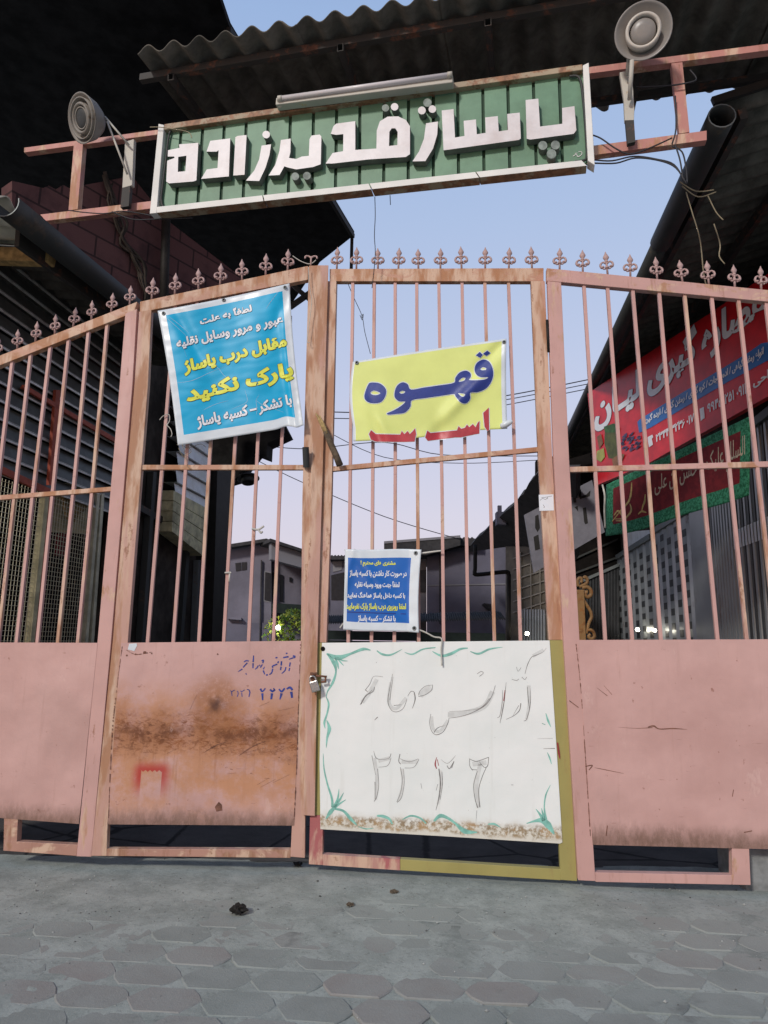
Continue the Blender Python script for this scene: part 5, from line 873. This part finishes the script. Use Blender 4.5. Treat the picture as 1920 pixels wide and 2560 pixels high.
# shrub with a lamp in it
FSh = Frame(*at_depth(700, 1608, 15).xy, 0); sh_ = thing('shrub', FSh, 'yellow green shrub lit by a small lamp in front of the lilac house', 'shrub')
m = MB()
for k in range(1500):
    a = random.random() * 6.28; rr = random.random() ** .6; hh = random.random(); x = math.cos(a) * rr * .62 * (1.05 - .35 * hh) + .10; yv = math.sin(a) * rr * .5; z = .25 + 1.45 * hh + .12 * math.sin(5 * x + 2 * yv)
    if mn.noise(Vector((x * 2.6, yv * 2.6, z * 2.6))) < -.12: continue
    d = Vector((random.gauss(0, 1), random.gauss(0, 1), random.gauss(0, 1))).normalized(); e = d.orthogonal().normalized(); s_ = random.uniform(.035, .075); c = Vector((x, yv, z)); m.add([c - d * s_, c + e * s_ * .42, c + d * s_, c - e * s_ * .42], [(0, 1, 2, 3)], 0)
n = NT('shrub_leaf'); MT['leaf'] = n.fin(n.mx(n.rnd(), (.10, .22, .03), (.38, .40, .05)), .6)
obj('foliage', m, 'leaf', sh_); m = MB()
for k in range(6): m.tube([(.1 + random.uniform(-.08, .08), random.uniform(-.06, .06), 0), (.1 + random.uniform(-.4, .4), random.uniform(-.3, .3), 1.1)], [.02, .006], 6)
obj('stem', m, 'stickbark', sh_)
def bulb_or_glint(px, py, Y, r, label, en, P=None):
    p = P if P is not None else at_depth(px, py, Y); f = Frame(p.x, p.y, 0, p.z); t = thing('lamp', f, label, 'lamp'); obj('globe', MB().lathe([(.0005, -r), (r * .6, -r * .8), (r, 0), (r * .6, r * .8), (.0005, r)], (0, 0, 0), (0, 0, 1), 16), 'bulb_or_glint', t); obj('fitting', MB().lathe([(r * .5, -r * 1.6), (r * .5, -r * .75), (.0005, -r * .7)], (0, 0, 0), (0, 0, 1), 10), 'black', t)  # lamp and fitting are also made for the globes added as glints
bulb_or_glint(695, 1569, 14.6, .05, 'small round lit lamp glowing among the shrub leaves', 40)
# ------------------------------------------------------------------ the right side of the passage
FE = Frame(*passage(1.5), -98); e0, e1 = FE.L(1792, 283), FE.L(1423, 1069)
o_ = FE.wld(e0); FEz = Frame(o_.x, o_.y, -98, o_.z); e0 = Vector((0, 0, 0)); e1 = FEz.loc(FE.wld(e1)); ed = (e1 - e0).normalized(); LE = (e1 - e0).length * 1.42
rf = thing('roof', FEz, 'brown corrugated roof with a fat round gutter on the right of the passage', 'roof')
upr = Vector((0, 2.2, .62))
m = MB(); corr(5, lambda u, v: ed * (LE * 1.0 * u) + Vector((0, .02, .075)) + upr * v, (0, -.2, .97), .028, m, waves=LE / .177, n2=8); obj('roof_sheet', m, 'asb', rf)
for k in range(4): obj('purlin', MB().beam(ed * .05 + upr * (.08 + k * .3) + Vector((0, 0, -.03)), ed * LE + upr * (.08 + k * .3) + Vector((0, 0, -.03)), .05, .07, (0, -.2, .97)), 'darksteel', rf)
obj('edge_angle', MB().beam(Vector((0, -.02, .085)), Vector((0, -.02, .085)) + upr, .03, .05), 'black', rf)
m = MB(); gc = Vector((0, .03, -.02)); LG = 1.5
for rr, fl in ((.085, False), (.077, True)):
    o2 = len(m.v)
    for k in range(13):
        for q in range(18): a = math.pi * (.5 + 2.0 * q / 17); c = gc + ed * (LG * k / 12); m.v.append(tuple(c + Vector((0, math.cos(a) * rr, math.sin(a) * rr))))
    for k in range(12):
        for q in range(17): fq = (o2 + k * 18 + q, o2 + (k + 1) * 18 + q, o2 + (k + 1) * 18 + q + 1, o2 + k * 18 + q + 1); m.f.append(tuple(reversed(fq)) if fl else fq); m.m.append(0); m.sm.append(True)
for q in range(17): m.f.append((q, q + 1, 13 * 18 + q + 1, 13 * 18 + q)); m.m.append(1); m.sm.append(False)
obj('gutter', m, ['gutter', 'zinc'], rf)
obj('gutter', MB().tube([gc + ed * LG * .98, gc + ed * LE], .07, 12), 'gutter', rf)
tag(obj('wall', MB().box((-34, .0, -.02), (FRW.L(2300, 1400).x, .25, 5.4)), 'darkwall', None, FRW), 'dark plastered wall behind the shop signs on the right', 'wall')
# red shop sign
FRz = FR.at(0, 0, 2.5); SR = lambda x, y, l=0: FRz.L(x, y, -.0045 - l)
rs = thing('shop_sign', FRz, 'red shop sign with white Persian lettering, a blue strip and painted produce', 'sign')
m = MB().px(FRz, [(1469, 984), (1596, 899), (1784, 777), (1920, 684), (2050, 596), (2050, 915), (1920, 991), (1619, 1159), (1492, 1213)], 0, .06)
m.add([SR(*p) for p in cv(cF, [(530, 1020), (545, 1000), (820, 825), (1480, 425), (1600, 340), (1680, 325), (1680, 475), (1300, 680), (640, 1070), (545, 1112)])], [tuple(range(10))], 2)
for tx, tl, tr, bl, bd, l2, gr, res in (('عصاره گیری لیـان', (160, 790), (1625, -215), (160, 1130), .035, .0, .25, 3), ('انواع روغن گیاهی / ادویه جات / کره گیری / روغن گیری / ارده گیری', (580, 985), (1620, 370), (580, 1068), .02, .003, .3, 1), ('۰۱۷ ۳۲۳۶ ۲۳۴۴', (690, 1120), (1020, 935), (690, 1195), .02, 0, .2, 2), ('۰۹۱۱ ۲۵۱ ۹۹۴۵', (1135, 865), (1470, 685), (1135, 945), .02, 0, .2, 2), ('ریاحی', (1530, 640), (1730, 530), (1530, 735), .03, 0, .2, 2)):
    P_ = [cF(*tl), cF(*tr), cF(*bl)]; 
    big = bd == .035; D4 = lambda q: ((q, 0), (-q, 0), (0, q), (0, -q))
    if big: text(m, tx, *P_, SR, 3, bd, 0, res, gr, D4(1.7))
    text(m, tx, *P_, SR, 1, bd, l2 + .0025, res, gr, D4(.8 if big else .35))
for c, pts, mi in ((cF, [(618, 1150), (660, 1128), (668, 1150), (655, 1165), (665, 1215), (630, 1238), (622, 1190)], 1), (cF, [(1068, 905), (1105, 888), (1112, 985), (1078, 1010)], 1), (cF, [(250, 1090), (320, 1050), (375, 1070), (385, 1260), (350, 1340), (280, 1330), (245, 1200)], 4), (cF, [(240, 1060), (330, 1030), (380, 1080), (330, 1110), (250, 1110)], 6), (cF, [(180, 1270), (240, 1245), (250, 1320), (215, 1365), (175, 1340)], 5), (cF, [(180, 1150), (215, 1120), (235, 1200), (200, 1250)], 8), (cF, [(310, 1340), (380, 1290), (420, 1300), (380, 1390), (320, 1395)], 8)):
    m.add([SR(*p, .0008 * mi) for p in cv(c, pts)], [tuple(reversed(range(len(pts)))) if sum(pts[i][0] * pts[(i + 1) % len(pts)][1] - pts[(i + 1) % len(pts)][0] * pts[i][1] for i in range(len(pts))) > 0 else tuple(range(len(pts)))], mi)
for k in range(60):
    x, y = random.uniform(395, 555), random.uniform(1115, 1265)
    if ((x - 475) / 90) ** 2 + ((y - 1190) / 80) ** 2 < 1: ribbon(m, cv(cF, [(x - 14, y + 8), (x, y), (x + 14, y - random.uniform(0, 14))]), [1.5, 3.5, 1], lambda a, b: SR(a, b, .006), 7)
MT['produce'] = plain('olive_green_print', (.10, .11, .025), .5, var=.4); MT['lime'] = plain('lime_print', (.42, .42, .10), .5); MT['herb'] = plain('herb_green_print', (.05, .14, .03), .5, var=.5); MT['lavender'] = plain('lavender_print', (.10, .085, .17), .6, var=.5); MT['tawny'] = plain('tawny_print', (.28, .13, .06), .5, var=.4)
obj('board', m, ['signred', 'twhite', 'strip', 'tdark', 'produce', 'lime', 'herb', 'lavender', 'tawny'], rs)
# green bordered mourning banner
b4 = Cloth(FRz, -.25, [(1515, 1212), (1876, 1040), (1872, 1238), (1514, 1338)], lambda u, v: -.03 * math.sin(7 * u + 1.5 * v) - .02 * math.sin(3 * u), lambda u, v: (0, 3 * math.sin(3 * math.pi * u) * v + 10 * v * bump(u, .35, .3)))
m = MB(); m.grid(lambda u, v: b4.P(u, v), 60, 30, lambda u, v: 1 if .055 < u < .93 and .13 < v < .80 else 0, True, (0, .004, 0))
text(m, 'السلام علیک یا حسن بن علی', cF(680, 1490), cF(1460, 1160), cF(680, 1690), b4.S, 2, .006, 0, 2, .3)
for pts in ([(340, 350), (420, 250), (480, 180), (500, 100), (505, 20)], [(360, 330), (450, 320), (500, 260), (490, 200)], [(590, 260), (600, 220), (615, 180), (620, 120)], [(355, 300), (390, 260), (420, 300)], [(370, 345), (430, 340), (470, 310)], [(560, 290), (590, 265), (630, 275)]): ribbon(m, cv(cM, pts), [1.5, 4, 5, 2], lambda a, b: b4.S(a, b, .001), 3)
tag(obj('banner', m, ['green_trim', 'redcloth', 'cream', 'gold'], None, FRz), 'dark red cloth banner with a green brocade border and gold calligraphy under the red sign', 'banner')
cord('white cord hanging down the left edge of the green bordered banner', FRz, -.3, [[(1506, 1212), (1512, 1240), (1511, 1275), (1513, 1320)]], .012)
# grey sign
fz = lambda x, y, d=0: at_depth(x, y, 9.6 + (1420 - x) * .004 - d)
o_ = fz(1400, 1340); FGS = Frame(o_.x, o_.y, 0, o_.z); m = MB().prism([fz(*p) - o_ for p in ((1311, 1287), (1480, 1200), (1512, 1330), (1335, 1432))], (0, .04, .0))
for pts in ([(1436, 1268), (1444, 1264), (1450, 1312), (1441, 1318)], [(1457, 1270), (1465, 1268), (1470, 1308), (1461, 1312)], [(1338, 1290), (1346, 1286), (1350, 1320), (1344, 1330), (1338, 1320)], [(1334, 1342), (1346, 1336), (1350, 1372), (1338, 1376)], [(1433, 1245), (1440, 1243), (1441, 1256), (1434, 1257)], [(1447, 1238), (1452, 1222), (1454, 1240), (1466, 1236), (1476, 1226), (1474, 1240), (1450, 1248)], [(1434, 1334), (1441, 1331), (1441, 1340), (1435, 1341)]):
    m.prism([fz(*p, .012) - o_ for p in pts], (0, .006, 0), (), 1)
tag(obj('shop_sign', m, ['signgrey', 'black'], None, FGS), 'weathered grey board with broken black lettering, hanging crooked behind the hinge stile', 'sign')
# shutters
def ribs(name, label, pxs, ztop, w0, mats, extra=None, yoff=-.06, dots=False, band=None):
    xa, xb = FRW.L(pxs[1], 1500, yoff).x, FRW.L(pxs[0], 1500, yoff).x; xa, xb = min(xa, xb), max(xa, xb); t = thing(name, FRW.at(0, yoff, 0), label, 'shutter'); N = max(3, int((xb - xa) / w0)); m = MB()
    zt = lambda x: ztop
    for k in range(N):
        x0_ = xa + (xb - xa) * k / N; x1_ = x0_ + (xb - xa) / N; md = (x0_ + x1_) / 2; q = .22 * (x1_ - x0_)
        m.add([(x0_, 0, 0), (x0_ + q, -.03, 0), (x1_ - q, -.03, 0), (x1_, 0, 0), (x0_, 0, ztop), (x0_ + q, -.03, ztop), (x1_ - q, -.03, ztop), (x1_, 0, ztop)], [(0, 1, 5, 4), (1, 2, 6, 5), (2, 3, 7, 6)], k % 2 if len(mats) > 1 and not dots else 0)
        if dots:
            for j in range(24):
                zc = .2 + j * .21 + .105 * (k % 2)
                if zc < ztop - .1: m.box((md - .24 * (x1_ - x0_), -.034, zc - .05), (md + .24 * (x1_ - x0_), -.031, zc + .05), 1)
        if band: m.box((x0_ + q, -.036, band[0]), (x1_ - q, -.031, band[1]), 2)
    obj('slat', m, mats, t); obj('header', MB().box((xa - .02, -.06, ztop), (xb + .02, .04, ztop + .09)), 'zinc', t); return t
zt_ = FRW.L(1650, 1343).z
ribs('folding_shutter', 'grey folding shutter with dark square dots, left of the plain pillar', (1548, 1640), zt_, .5, ['shutter', 'shutterd'], dots=True)
ribs('folding_shutter', 'grey folding shutter with dark square dots, touching the plain pillar', (1644, 1738), zt_ + .05, .34, ['shutter', 'shutterd'], dots=True)
tag(obj('pillar', MB().box((FRW.L(1790, 1500).x * 0 + min(FRW.L(1740, 1500, -.1).x, FRW.L(1784, 1500, -.1).x), -.12, 0), (max(FRW.L(1740, 1500, -.1).x, FRW.L(1784, 1500, -.1).x), -.002, 3.6)), 'shutter', None, FRW), 'plain grey steel pillar between the dotted and the ribbed shutters', 'pillar')
ribs('roller_shutter', 'dark brown ribbed shutter right of the plain grey pillar', (1786, 1850), 3.4, .085, ['shutter'])
zb0, zb1 = FRW.L(1880, 1366).z, FRW.L(1880, 1318).z
ribs('roller_shutter', 'striped dark and pale shutter with a white band across it', (1852, 2050), 3.4, .085, ['shutter', 'shutterd', 'twhite'], band=(zb0, zb1))
m = MB().px(FRW, [(1568, 1330), (1655, 1322), (1700, 1322), (1612, 1375), (1570, 1385)], -.03, -.01); m.px(FRW, [(1513, 1352), (1545, 1336), (1545, 1372), (1512, 1382)], -.03, -.01)
tag(obj('glazing', m, 'clap', None, FRW), 'pale glazing panes above the dotted shutters', 'window')
for x, y, Y, r in ((1318, 1584, 12.4, .034), (1594, 1574, 9.0, .034), (1637, 1576, 8.4, .026)):  # glowing globes added for glints reflected on the shutters; no lamps stand here
    bulb_or_glint(x, y, Y, r, P=FRW.wld(FRW.L(x, y, -.22)) if x > 1400 else None, en=0, label={1318: 'bright white globe added as a reflected glint low on the shutter by the black downpipe', 1594: 'bright white globe added as a reflected glint low in front of the first dotted shutter', 1637: 'small bright globe added as a reflected glint beside the brighter one at the dotted shutters'}[x])
# second building on the right with its downpipe
pq, n_ = plane3((1343, 1183, 9.5), (1174, 1366, 16), (1420, 1330, 11))
if n_.z < 0: n_ = -n_
o_ = pq(1260, 1300); F2 = Frame(o_.x, o_.y, 0, o_.z); r2 = thing('roof', F2, 'dark eave with a ragged tile edge and a chimney stub on the far right building', 'roof')
ragged = [(1345, 1181), (1330, 1200), (1322, 1208), (1308, 1236), (1300, 1240), (1296, 1246), (1285, 1262), (1278, 1268), (1262, 1280), (1240, 1302), (1233, 1306), (1205, 1336), (1192, 1345), (1174, 1366), (1174, 1380), (1260, 1368), (1350, 1375), (1440, 1400), (1440, 1180)]
obj('deck', MB().prism([pq(*p) - o_ for p in ragged], n_ * .12), 'hroof', r2)
cc = pq(1252, 1300) - o_; m = MB(); m.box((cc.x - .09, cc.y - .1, cc.z - .1), (cc.x + .09, cc.y + .1, cc.z + .14)); m.beam(cc + Vector((-.02, 0, .12)), cc + Vector((-.02, 0, .27)), .07, .07); obj('chimney', m, 'hwall2', r2)
pd = lambda x, y: at_depth(x, y, 12.5) - o_
obj('downpipe', MB().tube(smooth([pd(*cK(*p)) for p in ((505, 840), (505, 1060), (500, 1110), (530, 1132), (800, 1105), (835, 1130), (838, 1200), (838, 1790))], 4), .038, 10), 'black', r2)
f = Frame(*at_depth(1320, 1608, 13.2).xy, -55); m = MB()
wl = thing('tiled_wall', f, 'beige wall with pale grid bars over a ribbed shutter, right of the black downpipe', 'wall')
obj('panel', MB().px(f, [(1264, 1366), (1370, 1366), (1370, 1640), (1264, 1640)], 0, .2), 'grid', wl)
m = MB()
for k in range(6): y = 1395 + k * 27; m.px(f, [(1282, y), (1362, y - 26), (1362, y - 23), (1282, y + 3)], -.03, -.01)
for x in (1300, 1325, 1348): m.px(f, [(x, 1380), (x + 2, 1380), (x + 4, 1530), (x + 2, 1530)], -.034, -.012)
obj('grille', m, 'gridline', wl)
m = MB()
for k in range(9): x = 1302 + k * 7; m.px(f, [(x, 1524), (x + 4, 1523), (x + 4, 1640), (x, 1640)], -.05 - .002 * (k % 2), -.02)
obj('shutter_slat', m, 'shutter', wl)
f = Frame(*at_depth(1450, 1608, 14.2).xy, -6); m = MB().px(f, [(1340, 1150), (1600, 1090), (1600, 1640), (1340, 1640)], 0, .2)
for a in ((1380, 1385, 1545, 1300), (1380, 1420, 1545, 1345), (1380, 1452, 1545, 1390)): m.px(f, [(a[0], a[1]), (a[2], a[3]), (a[2], a[3] + 5), (a[0], a[1] + 5)], -.05, -.01, 1)
tag(obj('wall', m, ['void', 'gutter'], None, f), 'dark end wall with faint pale rails behind the grey crooked board', 'wall')
t = thing('ribbed_shutter', f, 'black ribbed shutter with thin pale strips added as highlights beside the gilt scroll', 'shutter'); m = MB()
for k in range(13): x = 1450 + k * 7.6; y = 1458 - (x - 1450) * .42; m.px(f, [(x, y), (x + 5.6, y - 2), (x + 5.6, 1640), (x, 1640)], -.16, -.06, 0); m.px(f, [(x + 6, y + (90 if k % 3 else 20)), (x + 7.2, y + (90 if k % 3 else 20)), (x + 7.2, 1640), (x + 6, 1640)], -.12, -.06, 1)  # pale strips between the black ribs stand in for highlights
obj('slat', m, ['shutterd', 'shutter'], t); obj('header', MB().px(f, [(1446, 1452), (1552, 1406), (1552, 1414), (1446, 1460)], -.2, -.06), 'zinc', t)
# gilt scrollwork behind the right panel
FSc = FRP.at(0, .9, 0); fp = lambda x, y: FSc.L(*cM(x, y), 0)
so_ = thing('scrollwork', FSc, 'gilt iron post with curled scrolls behind the right gate panel', 'ironwork')
obj('post', MB().beam(FSc.L(*cM(66, 930)), FSc.L(*cM(80, 1345)) - Vector((0, 0, 1.1)), .05, .05, (0, 1, 0)), 'gold_scroll', so_, bevel=.006)
def scroll(pts, r=.011): obj('scroll', MB().tube(smooth([fp(*p) for p in pts], 6), r, 8), 'gold_scroll', so_)
scroll([(55, 900), (45, 865), (55, 835), (75, 830), (82, 855), (70, 868)]); scroll([(60, 905), (95, 890), (125, 870), (128, 838), (110, 820), (98, 832)]); scroll([(85, 915), (125, 905), (158, 930), (160, 970), (135, 990), (112, 975), (115, 950), (132, 950)], .013)
scroll([(95, 1010), (125, 1060), (155, 1110), (165, 1160), (145, 1205), (130, 1260), (120, 1300)]); scroll([(120, 1300), (125, 1275), (160, 1270), (185, 1295), (188, 1330), (160, 1345), (140, 1325), (155, 1305)])
# ------------------------------------------------------------------ wires
W9 = Frame(0, 0, 0)
def wire(label, Y, paths, r, sag=0):
    o_ = at_depth(*paths[0][0], Y); m = MB()
    for pts in paths: m.tube(smooth([at_depth(*p[:2], Y + (p[2] if len(p) > 2 else 0)) - o_ for p in pts], 6), r, 5)
    return tag(obj('cable', m, 'wire', None, Frame(o_.x, o_.y, 0, o_.z)), label, 'cable', None)
wire('highest of the thin black cables rising to the right roof behind the yellow banner', 14, [[(820, 1030), (1000, 1028), (1267, 989), (1515, 940)]], .012)
wire('thin black cable just below the highest one behind the yellow banner', 14.2, [[(820, 1046), (1000, 1042), (1267, 999), (1500, 954)]], .010)
wire('lowest of the three cables rising to the right roof', 14.4, [[(1100, 1040), (1267, 1012), (1490, 968)]], .010)
wire('thin cable sagging across the sky under the yellow banner', 14, [[(640, 1112), (770, 1122), (960, 1106), (1105, 1137), (1345, 1140)]], .009)
wire('second thin cable crossing under the yellow banner, nearly level', 13, [[(820, 1080), (960, 1143), (1150, 1158), (1350, 1150)]], .007)
wire('long thin cable slanting down from the lamp to the dark flat roof', 15, [[(625, 1142), (752, 1204), (960, 1291), (1155, 1350)]], .009)
fw = FS.at(0, .03, 3.6)
cord('loose black cables sagging from the sign\'s right end to the gutter', fw, .0, [[(1486, 400), (1530, 402), (1585, 391), (1640, 398), (1685, 412), (1712, 455)], [(1486, 408), (1540, 408), (1590, 395), (1650, 402), (1690, 420), (1716, 460)], [(1470, 335), (1500, 345), (1540, 372), (1575, 385), (1620, 372), (1680, 345)], [(1680, 366), (1705, 380), (1715, 420), (1718, 458)], [(1688, 362), (1700, 400), (1708, 450)], [(1725, 175), (1740, 200), (1690, 212), (1640, 216), (1590, 218)], [(1688, 240), (1690, 320), (1680, 360)]], .0045, 'wire', 'cable_bundle', 'cable')
cord('grey cord wound round the right gutter, its ends dangling', fw, .55, [[(1700, 455), (1740, 478), (1785, 475)], [(1705, 465), (1745, 492), (1790, 480)], [(1715, 480), (1730, 530), (1750, 600), (1760, 690), (1775, 740)], [(1770, 490), (1790, 530), (1808, 550)], [(1785, 560), (1800, 610), (1798, 640), (1812, 660)]], .004, 'tan', 'cord', 'cord')
cord('black wire hanging from the sign\'s lower edge to the yellow banner', fw, .0, [[(937, 492), (938, 540), (936, 590), (938, 640), (930, 720)], [(975, 488), (976, 512)]], .0025, 'wire', 'cable', 'cable')
cord('thin black wire with a knot hanging behind the right leaf\'s first bars', FRL, .05, [[(866, 700), (885, 745), (905, 790), (912, 830), (926, 884)], [(900, 788), (906, 800), (908, 785), (903, 795)]], .002, 'wire', 'cable', 'cable')
cord('dark wires trailing along the left truss chord', fw, -.02, [[(172, 526), (210, 531), (260, 534), (310, 528), (385, 540)], [(280, 529), (330, 548), (390, 548), (480, 545)]], .004, 'wire', 'cable_bundle', 'cable')
cord('thin grey wire crossing the left white edge of the green sign', fw, -.1, [[(375, 318), (400, 318), (430, 322), (470, 330), (480, 345)]], .003, 'tan', 'wire', 'cable')
# ------------------------------------------------------------------ things lying about
def gpt(px, py, z=0.): r = ray(px, py); return EYE + r * ((z - H) / r.z)
def lump(name, px, py, s_, label, mt, cat, sq=.55):
    p = gpt(px, py, .012); f = Frame(p.x, p.y, random.uniform(0, 90), 0); m = MB(); N = 18
    for j in range(10):
        for k in range(N):
            a, b = 2 * math.pi * k / N, math.pi * j / 9; d = Vector((math.sin(b) * math.cos(a), math.sin(b) * math.sin(a), math.cos(b))); r_ = s_ * (1 + .55 * mn.noise(d * 2.3 + Vector((px, py, 0))) + .3 * mn.noise(d * 6)); m.v.append((d.x * r_, d.y * r_, max(-.004, d.z * r_ * sq) + s_ * sq * .7 + .003))
    for j in range(9):
        for k in range(N): m.f.append((j * N + k, (j + 1) * N + k, (j + 1) * N + (k + 1) % N, j * N + (k + 1) % N)); m.m.append(0); m.sm.append(False)
    return tag(obj(name, m, mt, None, f), label, cat)
m = MB()
for k in range(420):
    x, yv = random.uniform(-1.9, 1.9), 3.75 - abs(random.gauss(0, .55)); s_ = random.uniform(.0018, .006) * (1.6 if random.random() < .06 else 1); c = Vector((x, yv, max(gz(x, yv), 0) + s_ * .4)); vs = [c + Vector((random.uniform(.6, 1.2) * s_ * a, random.uniform(.6, 1.2) * s_ * b, random.uniform(.4, .8) * s_ * d)) for a, b, d in ((1, 0, 0), (0, 1, 0), (-1, 0, 0), (0, -1, 0), (0, 0, 1), (0, 0, -1))]
    m.add(vs, [(0, 1, 4), (1, 2, 4), (2, 3, 4), (3, 0, 4), (1, 0, 5), (2, 1, 5), (3, 2, 5), (0, 3, 5)], 0)
n = NT('loose_grit'); MT['grit'] = n.fin(n.mx(n.rnd(), (.08, .08, .075), (.45, .46, .43)), .9); tag(obj('gravel', m, 'grit'), 'loose grit scattered over the paving along the gate', 'gravel', None, 'stuff')
lump('crumpled_rag', 598, 2280, .034, 'small black crumpled rag lying on the grey paving', 'black', 'rag', .7)
lump('stone', 745, 2160, .022, 'small black stone under the foot of the meeting stile', 'black', 'stone')
lump('stone', 875, 2258, .016, 'small dark pebble on the paving below the white sheet', 'stickbark', 'stone', .4)
lump('leaf_litter', 985, 2226, .02, 'dry brown leaf scrap near the foot of the olive rail', 'stickbark', 'leaf', .3)
p = gpt(1925, 2235); f = Frame(p.x + .06, p.y + .12, -4); m = MB(); m.box((-.16, -.10, -.03), (.30, .25, .20)); tag(obj('kerb_block', m, 'concrete', None, f, .03), 'rounded grey concrete block beside the right end of the gate', 'block')
